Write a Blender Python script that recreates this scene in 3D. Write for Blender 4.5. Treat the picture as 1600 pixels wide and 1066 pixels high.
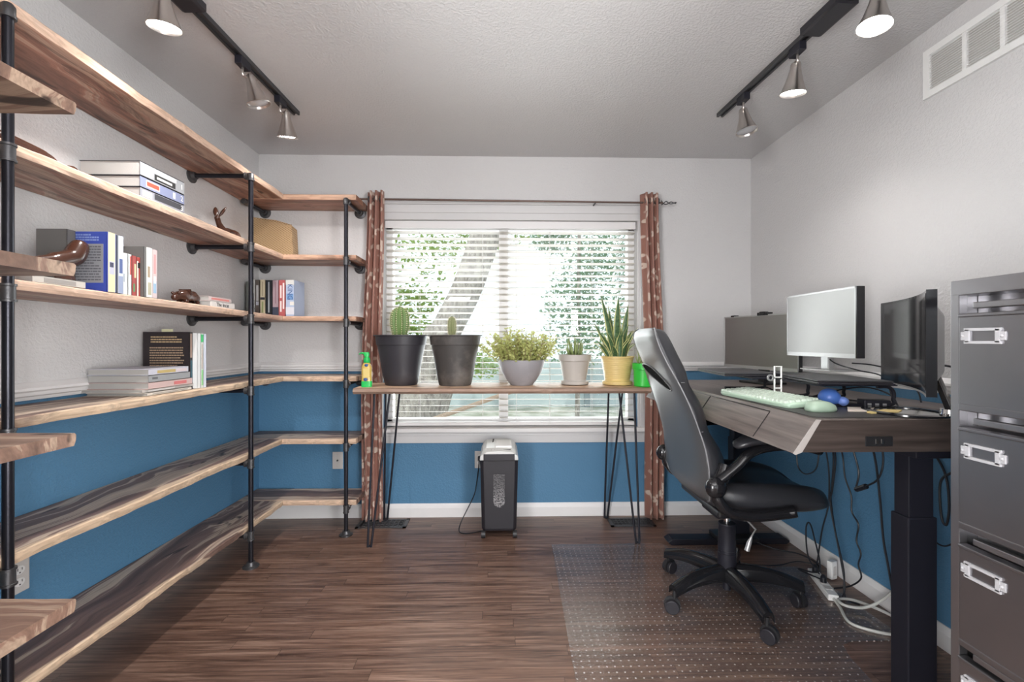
import bpy, math, random
from math import sin, cos, pi, radians, sqrt, atan2, hypot
from mathutils import Vector, Matrix, noise
for o in list(bpy.data.objects): bpy.data.objects.remove(o, do_unlink=True)
S = bpy.context.scene
COL = S.collection

# ---------------------------------------------------------------- camera
cd = bpy.data.cameras.new('camera'); cam = bpy.data.objects.new('camera', cd); COL.objects.link(cam)
cam.location = (0, 0, 1.188); cam.rotation_euler = (pi/2, 0, -0.0225)
cd.sensor_width = 36; cd.lens = 16.0; cd.clip_start = 0.05; cd.clip_end = 200
S.camera = cam
# ---------------------------------------------------------------- world, sun, exposure
S.view_settings.view_transform = 'Standard'; S.view_settings.look = 'None'
S.view_settings.gamma = 1; S.view_settings.exposure = 0.14
W = bpy.data.worlds.new('sky'); S.world = W; W.use_nodes = True
wn = W.node_tree; wn.nodes.clear()
wo = wn.nodes.new('ShaderNodeOutputWorld'); wb = wn.nodes.new('ShaderNodeBackground')
wb.inputs[0].default_value = (0.86, 0.93, 1.0, 1); wb.inputs[1].default_value = 1.45
wn.links.new(wb.outputs[0], wo.inputs[0])
sd = bpy.data.lights.new('sun', 'SUN'); sd.energy = 1.6; sd.angle = radians(1.0); sd.color = (1, .96, .9)
sun = bpy.data.objects.new('sun', sd); COL.objects.link(sun); sun.rotation_euler = (radians(38), radians(-20), 0)
# added fill lights, set unseen in the adjoining hall behind the camera
def area(name, loc, rot, sx, sy, e, col=(1, 1, 1)):
    l = bpy.data.lights.new(name, 'AREA'); l.shape = 'RECTANGLE'; l.size = sx; l.size_y = sy; l.energy = e; l.color = col
    o = bpy.data.objects.new(name, l); COL.objects.link(o); o.location = loc; o.rotation_euler = rot; return o
area('hall_ceiling_fill', (0, -1.3, 2.37), (0, 0, 0), 2.0, 1.6, 22, (1, .99, .99))  # soft fill added over the unseen hall
area('hall_rear_fill', (0, -3.15, 1.3), (radians(86), 0, 0), 2.0, 1.6, 10, (1, 1, 1))  # fill added at the hall's rear opening
for _s in (-1, 1): area('hall_side_fill', (_s*1.78, -1.35, 1.0), (radians(90), 0, radians(-_s*-46)), 1.5, 1.5, 180 if _s > 0 else 175, (1, 1, 1))  # low fill added from both hall sides to lift the blue walls
for _x in (-.62, .78): area('uplight_fill', (_x, -.25, 1.80), (radians(180-14), 0, 0), .3, .3, 17, (1, .985, .98))  # fill added to brighten the ceiling from below
area('window_daylight', (0.06, 3.30, 1.30), (radians(-90), 0, 0), 1.6, 1.3, 50, (.97, .98, 1))
SPOT_W = 19

# ---------------------------------------------------------------- helpers
def tag(o, label=None, cat=None, group=None, kind=None):
    if label: o['label'] = label
    if cat: o['category'] = cat
    if group: o['group'] = group
    if kind: o['kind'] = kind
    return o
def empty(name, loc=(0, 0, 0), rz=0, label=None, cat=None, group=None, rot=None):
    o = bpy.data.objects.new(name, None); COL.objects.link(o); o.empty_display_size = .05
    o.location = loc; o.rotation_euler = rot if rot else (0, 0, rz)
    return tag(o, label, cat, group)
def wmat(o):
    m = Matrix.LocRotScale(o.location, o.rotation_euler, o.scale)
    return wmat(o.parent) @ m if o.parent else m
class MB:
    def __init__(s): s.v = []; s.f = []; s.m = []; s.mi = 0
    def add(s, vs, fs):
        b = len(s.v); s.v += [tuple(p) for p in vs]
        s.f += [tuple(i+b for i in f) for f in fs]; s.m += [s.mi]*len(fs); return s
    def box(s, a, b, rz=0, c=None):
        x0, y0, z0 = [min(a[i], b[i]) for i in range(3)]; x1, y1, z1 = [max(a[i], b[i]) for i in range(3)]
        vs = [(x0,y0,z0),(x1,y0,z0),(x1,y1,z0),(x0,y1,z0),(x0,y0,z1),(x1,y0,z1),(x1,y1,z1),(x0,y1,z1)]
        if rz:
            cx, cy = c if c else ((x0+x1)/2, (y0+y1)/2)
            vs = [(cx+(x-cx)*cos(rz)-(y-cy)*sin(rz), cy+(x-cx)*sin(rz)+(y-cy)*cos(rz), z) for x, y, z in vs]
        return s.add(vs, [(0,3,2,1),(4,5,6,7),(0,1,5,4),(1,2,6,5),(2,3,7,6),(3,0,4,7)])
    def cbox(s, c, d): return s.box([c[i]-d[i]/2 for i in range(3)], [c[i]+d[i]/2 for i in range(3)])
    def loft(s, rings, cap=True, closed=True):
        n = len(rings[0]); vs = [p for r in rings for p in r]; fs = []
        for i in range(len(rings)-1):
            for j in range(n if closed else n-1):
                k = (j+1) % n; fs.append((i*n+j, i*n+k, (i+1)*n+k, (i+1)*n+j))
        if cap and closed:
            fs.append(tuple(range(n-1, -1, -1))); fs.append(tuple((len(rings)-1)*n+j for j in range(n)))
        return s.add(vs, fs)
    def tube(s, pts, r, n=10, cap=True, flat=1.0):
        pts = [Vector(p) for p in pts]; rings = []; up = Vector((0, 0, 1)); prev = None
        for i, p in enumerate(pts):
            t = (pts[min(i+1, len(pts)-1)]-pts[max(i-1, 0)])
            t = t.normalized() if t.length > 1e-9 else Vector((0, 0, 1))
            if prev is None:
                a = t.cross(up) if abs(t.dot(up)) < .95 else t.cross(Vector((0, 1, 0)))
            else: a = prev - t*prev.dot(t)
            a.normalize(); prev = a; b = t.cross(a)
            rr = r[i] if isinstance(r, (list, tuple)) else r
            rings.append([p+a*rr*cos(2*pi*k/n)+b*rr*flat*sin(2*pi*k/n) for k in range(n)])
        return s.loft(rings, cap)
    def lathe(s, prof, c=(0, 0, 0), n=32, M=None, cap=False):
        rings = []
        for r, z in prof:
            ring = [Vector((r*cos(2*pi*k/n), r*sin(2*pi*k/n), z)) for k in range(n)]
            if M: ring = [M @ p for p in ring]
            rings.append([p+Vector(c) for p in ring])
        return s.loft(rings, cap)
    def prism(s, poly, z0, z1, ax=2):
        def mk(p, z):
            return (p[0], p[1], z) if ax == 2 else ((p[0], z, p[1]) if ax == 1 else (z, p[0], p[1]))
        return s.loft([[mk(p, z0) for p in poly], [mk(p, z1) for p in poly]])
    def ball(s, c, r, n=16, m=10, sc=(1, 1, 1)):
        rings = [[(c[0]+r*sc[0]*sin(pi*i/m)*cos(2*pi*k/n), c[1]+r*sc[1]*sin(pi*i/m)*sin(2*pi*k/n), c[2]-r*sc[2]*cos(pi*i/m)) for k in range(n)] for i in range(m+1)]
        rings[0] = [(p[0], p[1], p[2]) for p in rings[0]]
        return s.loft(rings, False)
    def build(s, name, mat, parent=None, smooth=False, bevel=0, world=False, sub=0, seg=2, kind=None, ang=None):
        me = bpy.data.meshes.new(name); vs = s.v
        if world and parent:
            inv = wmat(parent).inverted(); vs = [tuple(inv @ Vector(p)) for p in vs]
        me.from_pydata(vs, [], s.f)
        for m in (mat if isinstance(mat, (list, tuple)) else [mat]): me.materials.append(m)
        if any(s.m): me.polygons.foreach_set('material_index', s.m)
        import bmesh
        bm = bmesh.new(); bm.from_mesh(me); bmesh.ops.remove_doubles(bm, verts=bm.verts, dist=1e-5) if smooth else None
        bmesh.ops.recalc_face_normals(bm, faces=bm.faces); bm.to_mesh(me); bm.free()
        if smooth:
            me.polygons.foreach_set('use_smooth', [True]*len(me.polygons))
            if smooth != 2:
                try: me.set_sharp_from_angle(angle=radians(ang or 40))
                except Exception: pass
        o = bpy.data.objects.new(name, me); COL.objects.link(o)
        if parent: o.parent = parent
        if bevel:
            b = o.modifiers.new('bevel', 'BEVEL'); b.width = bevel; b.segments = seg; b.limit_method = 'ANGLE'; b.angle_limit = radians(35)
        if sub:
            b = o.modifiers.new('sub', 'SUBSURF'); b.levels = sub; b.render_levels = sub
        if kind: o['kind'] = kind
        return o
def children(o): return [c for c in bpy.data.objects if c.parent == o]
def copy_tree(o, parent=None):
    c = o.copy(); COL.objects.link(c)
    if parent: c.parent = parent
    for ch in children(o): copy_tree(ch, c)
    return c
def bez(p0, p1, p2, p3, n=12):
    r = []
    for i in range(n+1):
        t = i/n; a = (1-t)**3; b = 3*t*(1-t)**2; c = 3*t*t*(1-t); d = t**3
        r.append(tuple(a*p0[k]+b*p1[k]+c*p2[k]+d*p3[k] for k in range(3)))
    return r
def smoothpath(pts, n=6):
    P = [Vector(p) for p in pts]; P = [P[0]*2-P[1]]+P+[P[-1]*2-P[-2]]; out = []
    for i in range(1, len(P)-2):
        for k in range(n):
            t = k/n; a, b, c, d = P[i-1], P[i], P[i+1], P[i+2]
            out.append(tuple(.5*((2*b)+(c-a)*t+(2*a-5*b+4*c-d)*t*t+(3*b-3*c+d-a)*t**3)))
    out.append(tuple(P[-2])); return out
def sring(cx, cy, z, hx, hy, n=28, e=4):
    r = []
    for k in range(n):
        a = 2*pi*k/n; c, s_ = cos(a), sin(a)
        r.append((cx+hx*math.copysign(abs(c)**(2/e), c), cy+hy*math.copysign(abs(s_)**(2/e), s_), z))
    return r
def lettering(name, txt, size, mat, parent, loc, rot, depth=.0004, align='CENTER'):
    cu = bpy.data.curves.new(name, 'FONT'); cu.body = txt; cu.size = size; cu.extrude = depth; cu.align_x = align; cu.align_y = 'CENTER'
    cu.materials.append(mat); o = bpy.data.objects.new(name, cu); COL.objects.link(o); o.parent = parent
    o.location = loc; o.rotation_euler = rot
    bpy.context.view_layer.update(); me = bpy.data.meshes.new_from_object(o.evaluated_get(bpy.context.evaluated_depsgraph_get()))
    n_ = bpy.data.objects.new(name, me); COL.objects.link(n_); n_.parent = parent; n_.location = loc; n_.rotation_euler = rot
    bpy.data.objects.remove(o, do_unlink=True); n_.name = name; return n_

# ---------------------------------------------------------------- materials
class NT:
    def __init__(s, name):
        s.mat = bpy.data.materials.new(name); s.mat.use_nodes = True; s.t = s.mat.node_tree
        s.b = s.t.nodes['Principled BSDF']; s.out = s.t.nodes['Material Output']
    def n(s, typ, **kw):
        nd = s.t.nodes.new(typ)
        for k, v in kw.items(): setattr(nd, k, v)
        return nd
    def l(s, a, b): s.t.links.new(a, b)
    def math(s, op, a, b=None, c=None):
        m = s.n('ShaderNodeMath', operation=op)
        for i, v in enumerate((a, b, c)):
            if v is None: continue
            if isinstance(v, (int, float)): m.inputs[i].default_value = v
            else: s.l(v, m.inputs[i])
        return m.outputs[0]
    def ramp(s, fac, stops, interp='LINEAR'):
        r = s.n('ShaderNodeValToRGB'); r.color_ramp.interpolation = interp; e = r.color_ramp.elements
        while len(e) < len(stops): e.new(.5)
        for i, (p, c) in enumerate(stops):
            e[i].position = p; e[i].color = (*c, 1) if len(c) == 3 else c
        s.l(fac, r.inputs[0]); return r.outputs[0]
    def mix(s, f, a, b, blend='MIX'):
        m = s.n('ShaderNodeMix', data_type='RGBA', blend_type=blend)
        for i, v in ((0, f), (6, a), (7, b)):
            if isinstance(v, (int, float)): m.inputs[i].default_value = v
            elif isinstance(v, tuple): m.inputs[i].default_value = (*v, 1)
            else: s.l(v, m.inputs[i])
        return m.outputs[2]
    def pos(s, obj=False, scale=(1, 1, 1), loc=(0, 0, 0), uv=False):
        tc = s.n('ShaderNodeTexCoord'); g = s.n('ShaderNodeNewGeometry')
        src = tc.outputs['UV'] if uv else (tc.outputs['Object'] if obj else g.outputs['Position'])
        mp = s.n('ShaderNodeMapping'); mp.inputs['Scale'].default_value = scale; mp.inputs['Location'].default_value = loc
        s.l(src, mp.inputs[0]); return mp.outputs[0]
    def noise(s, vec, scale=5, detail=3, rough=.5, dist=0, col=False):
        n = s.n('ShaderNodeTexNoise'); n.inputs['Scale'].default_value = scale; n.inputs['Detail'].default_value = detail
        n.inputs['Roughness'].default_value = rough; n.inputs['Distortion'].default_value = dist
        s.l(vec, n.inputs['Vector']); return n.outputs['Color' if col else 'Fac']
    def sep(s, vec):
        x = s.n('ShaderNodeSeparateXYZ'); s.l(vec, x.inputs[0]); return x.outputs
    def bump(s, h, st=.3, dist=.01):
        b = s.n('ShaderNodeBump'); b.inputs['Strength'].default_value = st; b.inputs['Distance'].default_value = dist
        s.l(h, b.inputs['Height']); s.l(b.outputs[0], s.b.inputs['Normal']); return b
    def color(s, c):
        if isinstance(c, tuple): s.b.inputs['Base Color'].default_value = (*c, 1)
        else: s.l(c, s.b.inputs['Base Color'])
    def set(s, **k):
        for n_, v in k.items(): s.b.inputs[n_.replace('_', ' ')].default_value = v
        return s
def simple(name, c, r=.5, metal=0, bs=0, bscale=200, spec=.5, var=.06):
    m = NT(name); m.set(Roughness=r, Metallic=metal, Specular_IOR_Level=spec)
    p = m.pos(obj=True); f = m.noise(p, 14, 3)
    m.color(m.mix(f, tuple(max(0, x*(1-var)) for x in c), tuple(min(1, x*(1+var)) for x in c)))
    if bs: m.bump(m.noise(p, bscale, 2), bs, .002)
    return m.mat
def wallmat(name, grey, blue=None, split=.985, bumpst=.24, dist=.006):
    m = NT(name); m.set(Roughness=.5, Specular_IOR_Level=.4)
    p = m.pos()
    if blue:
        z = m.sep(p)[2]; f = m.math('GREATER_THAN', z, split); m.color(m.mix(f, blue, grey))
    else: m.color(grey)
    h = m.noise(p, 95, 3, .55); h2 = m.ramp(h, [(.42, (0, 0, 0)), (.62, (1, 1, 1))])
    m.bump(h2, bumpst, dist); return m.mat
GREY = (.60, .592, .594); BLUE = (.085, .215, .36)
M = {}
M['wall'] = wallmat('wall_paint', GREY, BLUE)
M['ceil'] = wallmat('ceiling_paint', (.60, .594, .60), bumpst=.3)
M['hall'] = simple('hall_paint', (.62, .61, .60), .7)
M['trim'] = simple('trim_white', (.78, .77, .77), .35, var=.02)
M['shadetrim'] = simple('trim_white_shaded', (.62, .615, .62), .35, var=.02)  # trim white darkened, the backlit casing's shade put into the colour
def floormat():
    m = NT('oak_floor'); p = m.pos(); sx = m.sep(p)
    row = m.math('FLOOR', m.math('DIVIDE', sx[1], .0572))
    wn_ = m.n('ShaderNodeTexWhiteNoise', noise_dimensions='1D'); m.l(row, wn_.inputs['W']); off = wn_.outputs['Value']
    xs = m.math('ADD', m.math('DIVIDE', sx[0], 1.1), m.math('MULTIPLY', off, 7.3)); seg = m.math('FLOOR', xs)
    w2 = m.n('ShaderNodeTexWhiteNoise', noise_dimensions='2D'); cv = m.n('ShaderNodeCombineXYZ'); m.l(row, cv.inputs[0]); m.l(seg, cv.inputs[1]); m.l(cv.outputs[0], w2.inputs['Vector']); rnd = w2.outputs['Value']
    g = m.n('ShaderNodeCombineXYZ'); m.l(m.math('ADD', m.math('MULTIPLY', sx[0], 1.15), m.math('MULTIPLY', rnd, 40)), g.inputs[0])
    m.l(m.math('MULTIPLY', sx[1], 22), g.inputs[1]); m.l(m.math('MULTIPLY', rnd, 17), g.inputs[2])
    gr = m.noise(g.outputs[0], 1.6, 7, .62, 1.4)
    gf = m.n('ShaderNodeCombineXYZ'); m.l(m.math('MULTIPLY', sx[0], 9), gf.inputs[0]); m.l(m.math('MULTIPLY', sx[1], 260), gf.inputs[1]); m.l(rnd, gf.inputs[2])
    fine = m.noise(gf.outputs[0], 1.0, 3, .6)
    c = m.ramp(gr, [(.30, (.055, .030, .022)), (.42, (.115, .066, .048)), (.53, (.175, .105, .078)), (.68, (.28, .185, .14))])
    c = m.mix(m.math('MULTIPLY', m.ramp(fine, [(.5, (0, 0, 0)), (.68, (1, 1, 1))]), .35), c, (.03, .014, .01))
    c = m.mix(.55, c, m.ramp(rnd, [(0, (.36, .33, .33)), (.5, (.5, .5, .5)), (1, (.62, .6, .58))]), 'OVERLAY')
    fy = m.math('FRACT', m.math('DIVIDE', sx[1], .0572)); ed = m.math('MINIMUM', fy, m.math('SUBTRACT', 1, fy))
    fx = m.math('FRACT', xs); ex = m.math('MULTIPLY', m.math('MINIMUM', fx, m.math('SUBTRACT', 1, fx)), 19)
    line = m.ramp(m.math('MINIMUM', ed, ex), [(0, (1, 1, 1)), (.035, (0, 0, 0))])
    c = m.mix(m.math('MULTIPLY', line, .6), c, (.012, .006, .004)); m.color(c)
    m.set(Roughness=.3, Specular_IOR_Level=.5)
    r = m.math('ADD', .24, m.math('MULTIPLY', gr, .16)); m.l(r, m.b.inputs['Roughness'])
    m.bump(m.math('SUBTRACT', m.math('MULTIPLY', fine, .3), line), .16, .0015); return m.mat
M['floor'] = floormat()
def boardmat(name, axis, front, dark, light, edge, sap=.05, rough=False):
    """axis = grain direction; front = world coordinate of live edge across; sapwood lies along that edge"""
    m = NT(name); p = m.pos(); sx = m.sep(p); al = sx[axis]; ac = sx[1-axis]; z = sx[2]
    oi = m.n('ShaderNodeObjectInfo').outputs['Random']
    def cxyz(a, b_, c_):
        cv = m.n('ShaderNodeCombineXYZ')
        for k_, v_ in enumerate((a, b_, c_)): m.l(v_, cv.inputs[k_])
        return cv.outputs[0]
    off = m.math('MULTIPLY', oi, 61)
    # slow wander of the grain lines, then rings across them
    wan = m.noise(cxyz(m.math('ADD', m.math('MULTIPLY', al, 1.6), off), m.math('MULTIPLY', ac, 3.0), m.math('MULTIPLY', z, 3)), 1.0, 3, .5, .3)
    ac2 = m.math('ADD', ac, m.math('MULTIPLY', m.math('SUBTRACT', wan, .5), .30))
    big = m.noise(cxyz(m.math('ADD', m.math('MULTIPLY', al, .55), off), m.math('MULTIPLY', ac2, 13), m.math('MULTIPLY', z, 5)), 1.0, 4, .6, .5)
    fine = m.noise(cxyz(m.math('MULTIPLY', al, 4), m.math('MULTIPLY', ac2, 120), m.math('MULTIPLY', z, 90)), 1, 4, .6)
    md = tuple(min(1, x*1.45) for x in dark)
    c = m.ramp(big, [(.28, tuple(x*.5 for x in dark)), (.42, dark), (.52, md), (.54, light), (.62, light), (.645, md), (.8, dark)])
    kn = m.noise(m.pos(scale=((1.3, 5, 4) if axis == 0 else (5, 1.3, 4))), 3.2, 2, .5, .6)
    c = m.mix(m.ramp(kn, [(.64, (0, 0, 0)), (.70, (1, 1, 1))]), c, tuple(x*.22 for x in dark))
    d = m.math('ADD', m.math('ABSOLUTE', m.math('SUBTRACT', ac, front)), m.math('MULTIPLY', m.math('SUBTRACT', wan, .5), .02 if rough else .14))
    if rough:
        rn = m.noise(m.pos(scale=((2.2, 16, 9) if axis == 0 else (16, 2.2, 9))), 1.3, 6, .7, 1.2)
        c = m.mix(m.math('MULTIPLY', m.ramp(rn, [(.36, (1, 1, 1)), (.5, (0, 0, 0))]), .7), c, (.06, .028, .021))
    c = m.mix(m.ramp(d, [(sap, (1, 1, 1)), (sap+.008, (0, 0, 0))]), c, edge)
    c = m.mix(m.math('MULTIPLY', m.ramp(fine, [(.4, (1, 1, 1)), (.6, (0, 0, 0))]), .30), c, tuple(x*.45 for x in dark))
    m.color(c); m.set(Roughness=.42, Specular_IOR_Level=.4); m.bump(fine, .25, .002); return m.mat
DK = (.18, .115, .095); LT = (.62, .49, .38)
M['boardL'] = boardmat('walnut_board_left', 1, -1.345, DK, LT, (.72, .54, .38), .016)
M['boardB'] = boardmat('walnut_board_back', 0, 2.83, DK, LT, (.72, .52, .38), .016)
M['boardN'] = boardmat('walnut_board_near', 0, 1.03, (.19, .115, .085), (.42, .30, .22), (.42, .29, .21), .004)
M['roughL'] = boardmat('rough_board_left', 1, -1.345, (.29, .145, .10), (.50, .34, .25), (.74, .52, .39), .004, True)
M['roughB'] = boardmat('rough_board_back', 0, 2.83, (.32, .16, .11), (.48, .32, .23), (.64, .41, .29), .004, True)
M['slab'] = boardmat('live_edge_slab', 0, 2.62, (.38, .24, .155), (.66, .48, .34), (.30, .20, .15), .012, True)
def deskmat(name, c1, c2, axis=1):
    m = NT(name); p = m.pos(scale=((3, 60, 60) if axis == 0 else (60, 3, 60))); f = m.noise(p, 1, 5, .6, .4)
    m.color(m.ramp(f, [(.3, c1), (.7, c2)])); m.set(Roughness=.38); m.bump(f, .1, .001); return m.mat
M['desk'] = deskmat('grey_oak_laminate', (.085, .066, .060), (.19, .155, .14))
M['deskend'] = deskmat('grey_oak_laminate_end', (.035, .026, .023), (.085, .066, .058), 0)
M['deskedge'] = simple('laminate_edge', (.42, .39, .37), .4)
M['pipe'] = simple('black_iron_pipe', (.030, .030, .038), .3, .7, .1, 300)
M['fit'] = simple('iron_fitting', (.10, .10, .105), .42, .7, .3, 120)
M['blk'] = simple('black_plastic', (.018, .018, .02), .38)
M['blkg'] = simple('black_gloss', (.012, .012, .014), .12)
M['char'] = simple('charcoal_plastic', (.017, .016, .021), .45)
M['cord'] = simple('black_cord', (.012, .013, .018), .45)
M['wcord'] = simple('white_cord', (.55, .55, .52), .45)
M['leather'] = simple('black_leather', (.03, .031, .036), .3, 0, .16, 260, .62)
M['leatherback'] = simple('black_vinyl_back', (.085, .085, .088), .33, 0, .12, 260, .8)  # lighter than the leather, part of its gloss put into the colour
M['piping'] = simple('grey_piping', (.2, .2, .21), .35)
M['void'] = simple('recess_black', (.006, .006, .006), .95, spec=.1)
M['mattblk'] = simple('powder_black', (.014, .014, .022), .5, .2)
M['steel'] = simple('brushed_nickel', (.62, .58, .55), .28, 1)
M['chrome'] = simple('chrome', (.8, .8, .8), .08, 1)
M['white'] = simple('white_plastic', (.8, .8, .79), .35, var=.02)
M['almond'] = simple('outlet_plate', (.6, .58, .56), .4, var=.02)
M['slat'] = None
def slatmat():
    m = NT('blind_slat'); m.color((.66, .63, .585)); m.set(Roughness=.5)
    tr = m.n('ShaderNodeBsdfTranslucent'); tr.inputs[0].default_value = (.85, .82, .76, 1)
    mx = m.n('ShaderNodeMixShader'); mx.inputs[0].default_value = .14
    m.l(m.b.outputs[0], mx.inputs[1]); m.l(tr.outputs[0], mx.inputs[2]); m.l(mx.outputs[0], m.out.inputs[0]); return m.mat
M['slat'] = slatmat()
def glassmat(name, tint=(1, 1, 1), refl=.06, rough=.0):
    m = NT(name); t = m.n('ShaderNodeBsdfTransparent'); t.inputs[0].default_value = (*tint, 1)
    g = m.n('ShaderNodeBsdfGlossy'); g.inputs['Roughness'].default_value = rough
    fr = m.n('ShaderNodeFresnel'); fr.inputs[0].default_value = 1.45
    mx = m.n('ShaderNodeMixShader'); m.l(fr.outputs[0], mx.inputs[0]); m.l(t.outputs[0], mx.inputs[1]); m.l(g.outputs[0], mx.inputs[2]); m.l(mx.outputs[0], m.out.inputs[0]); return m.mat
M['glass'] = glassmat('window_glass', (.97, .99, .98))
def emis(name, c, s):
    m = NT(name); m.color((0, 0, 0)); m.b.inputs['Emission Color'].default_value = (*c, 1); m.b.inputs['Emission Strength'].default_value = s; return m.mat
M['bulb'] = emis('lit_bulb', (1, .97, .93), 30)
M['bulboff'] = simple('bulb_glass', (.55, .56, .58), .12, .3)
M['panel'] = emis('fill_panel_glow', (1, .98, .96), 4)  # glow of the added hall fill panel
def curtainmat():
    m = NT('vine_curtain'); p = m.pos(uv=True); s_ = m.sep(p); u, v = s_[0], s_[1]
    # vines : wavy stripes, leaves : stretched cells beside them
    wv = m.math('SINE', m.math('MULTIPLY', v, 16)); uu = m.math('ADD', m.math('MULTIPLY', u, 7.5), m.math('MULTIPLY', wv, .22))
    fr = m.math('ABSOLUTE', m.math('SUBTRACT', m.math('FRACT', uu), .5))
    stem = m.ramp(fr, [(.03, (1, 1, 1)), (.05, (0, 0, 0))])
    vor = m.n('ShaderNodeTexVoronoi'); vor.inputs['Scale'].default_value = 1; vor.inputs['Randomness'].default_value = .75
    mp = m.n('ShaderNodeMapping'); mp.inputs['Scale'].default_value = (24, 17, 1); mp.inputs['Rotation'].default_value = (0, 0, .5); m.l(p, mp.inputs[0]); m.l(mp.outputs[0], vor.inputs['Vector'])
    leaf = m.ramp(vor.outputs['Distance'], [(.33, (1, 1, 1)), (.38, (0, 0, 0))])
    vein = m.ramp(vor.outputs['Distance'], [(.06, (0, 0, 0)), (.1, (1, 1, 1))])
    f = m.math('MAXIMUM', stem, m.math('MULTIPLY', leaf, vein))
    m.color(m.mix(m.math('MULTIPLY', f, .8), (.36, .18, .14), (.85, .74, .63))); m.set(Roughness=.45, Specular_IOR_Level=.4)
    m.b.inputs['Sheen Weight'].default_value = .3
    tr = m.n('ShaderNodeBsdfTranslucent'); tr.inputs[0].default_value = (.75, .42, .34, 1)
    mx = m.n('ShaderNodeMixShader'); mx.inputs[0].default_value = .3
    m.l(m.b.outputs[0], mx.inputs[1]); m.l(tr.outputs[0], mx.inputs[2]); m.l(mx.outputs[0], m.out.inputs[0]); return m.mat
M['curtain'] = curtainmat(); M['bronze'] = simple('bronze', (.16, .11, .095), .35, .6)
def chairmat_plastic():
    m = NT('chair_mat_vinyl'); p = m.pos()
    t = m.n('ShaderNodeBsdfTransparent'); t.inputs[0].default_value = (.96, .95, .94, 1)
    vor = m.n('ShaderNodeTexVoronoi'); vor.inputs['Scale'].default_value = 34; vor.inputs['Randomness'].default_value = 0; m.l(m.pos(scale=(1, 1, 0)), vor.inputs['Vector'])
    dot = m.ramp(vor.outputs['Distance'], [(.085, (1, 1, 1)), (.14, (0, 0, 0))])
    m.color(m.mix(dot, (.42, .37, .35), (.75, .72, .70))); m.set(Roughness=.2, Specular_IOR_Level=.75)
    hz = m.math('ADD', m.math('MULTIPLY', dot, .5), .13)
    mx = m.n('ShaderNodeMixShader'); m.l(hz, mx.inputs[0]); m.l(t.outputs[0], mx.inputs[1]); m.l(m.b.outputs[0], mx.inputs[2])
    g = m.n('ShaderNodeBsdfGlossy'); g.inputs['Roughness'].default_value = .13
    wv = m.noise(m.pos(scale=(30, 70, 1)), 1, 2)
    b = m.n('ShaderNodeBump'); b.inputs['Strength'].default_value = .22; b.inputs['Distance'].default_value = .003; m.l(m.math('ADD', wv, dot), b.inputs['Height']); m.l(b.outputs[0], g.inputs['Normal'])
    fr = m.n('ShaderNodeFresnel'); fr.inputs[0].default_value = 1.75
    mx2 = m.n('ShaderNodeMixShader'); m.l(fr.outputs[0], mx2.inputs[0]); m.l(mx.outputs[0], mx2.inputs[1]); m.l(g.outputs[0], mx2.inputs[2])
    # the vinyl's inner faces only pass the light on
    clear = m.n('ShaderNodeBsdfTransparent'); geo = m.n('ShaderNodeNewGeometry'); mx3 = m.n('ShaderNodeMixShader')
    m.l(geo.outputs['Backfacing'], mx3.inputs[0]); m.l(mx2.outputs[0], mx3.inputs[1]); m.l(clear.outputs[0], mx3.inputs[2]); m.l(mx3.outputs[0], m.out.inputs[0]); return m.mat
M['mat'] = chairmat_plastic()

# ================================================================ SETTING
XL, XR, YB, YN, H = -1.628, 1.712, 3.09, 0.55, 2.44
def struct(name, mb, mat, **k):
    o = mb.build(name, mat, **k); o['kind'] = 'structure'; return o
struct('floor', MB().box((XL-.3, -3.2, -.06), (XR+.3, YB+.14, 0)), M['floor'])
struct('ceiling', MB().box((XL-.3, -3.2, H), (XR+.3, YB+.14, H+.08)), M['ceil'])
struct('wall_left', MB().box((XL-.12, YN, 0), (XL, YB, H)), M['wall'])
struct('wall_right', MB().box((XR, YN, 0), (XR+.12, YB, H)), M['wall'])
WX0, WX1, WZ0, WZ1 = -.797, .925, .60, 2.005
b = MB(); b.box((XL-.12, YB, 0), (WX0, YB+.14, H)); b.box((WX1, YB, 0), (XR+.12, YB+.14, H)); b.box((WX0, YB, 0), (WX1, YB+.14, WZ0)); b.box((WX0, YB, WZ1), (WX1, YB+.14, H))
struct('wall_back', b, M['wall'])
b = MB(); b.box((XL-.12, YN-.12, 0), (-.86, YN, H)); b.box((1.0, YN-.12, 0), (XR+.12, YN, H)); 
struct('wall_front', b, M['wall'])
b = MB(); b.box((XL-.3, -3.2, 0), (XL-.2, YN-.12, H)); struct('wall_hall_left', b, M['hall'])
b = MB(); b.box((XR+.2, -3.2, 0), (XR+.3, YN-.12, H)); struct('wall_hall_right', b, M['hall'])
b = MB(); b.box((XL-.3, -3.3, 0), (-1.0, -3.2, H)); b.box((1.0, -3.3, 0), (XR+.3, -3.2, H)); b.box((-1, -3.3, 0), (1, -3.2, .5)); b.box((-1, -3.3, 2.1), (1, -3.2, H)); struct('wall_hall_back', b, M['hall'])
t = empty('hall_fill_panel', (0, -1.3, H), 0, 'added flat fill light panel in the unseen hall behind the doorway', 'fill light')  # panel added to carry the hall fill, never in view
MB().box((-1.02, -.82, -.04), (1.02, .82, 0)).build('housing', M['white'], t, bevel=.01)
MB().box((-.98, -.78, -.046), (.98, .78, -.041)).build('diffuser', M['panel'], t)

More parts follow.
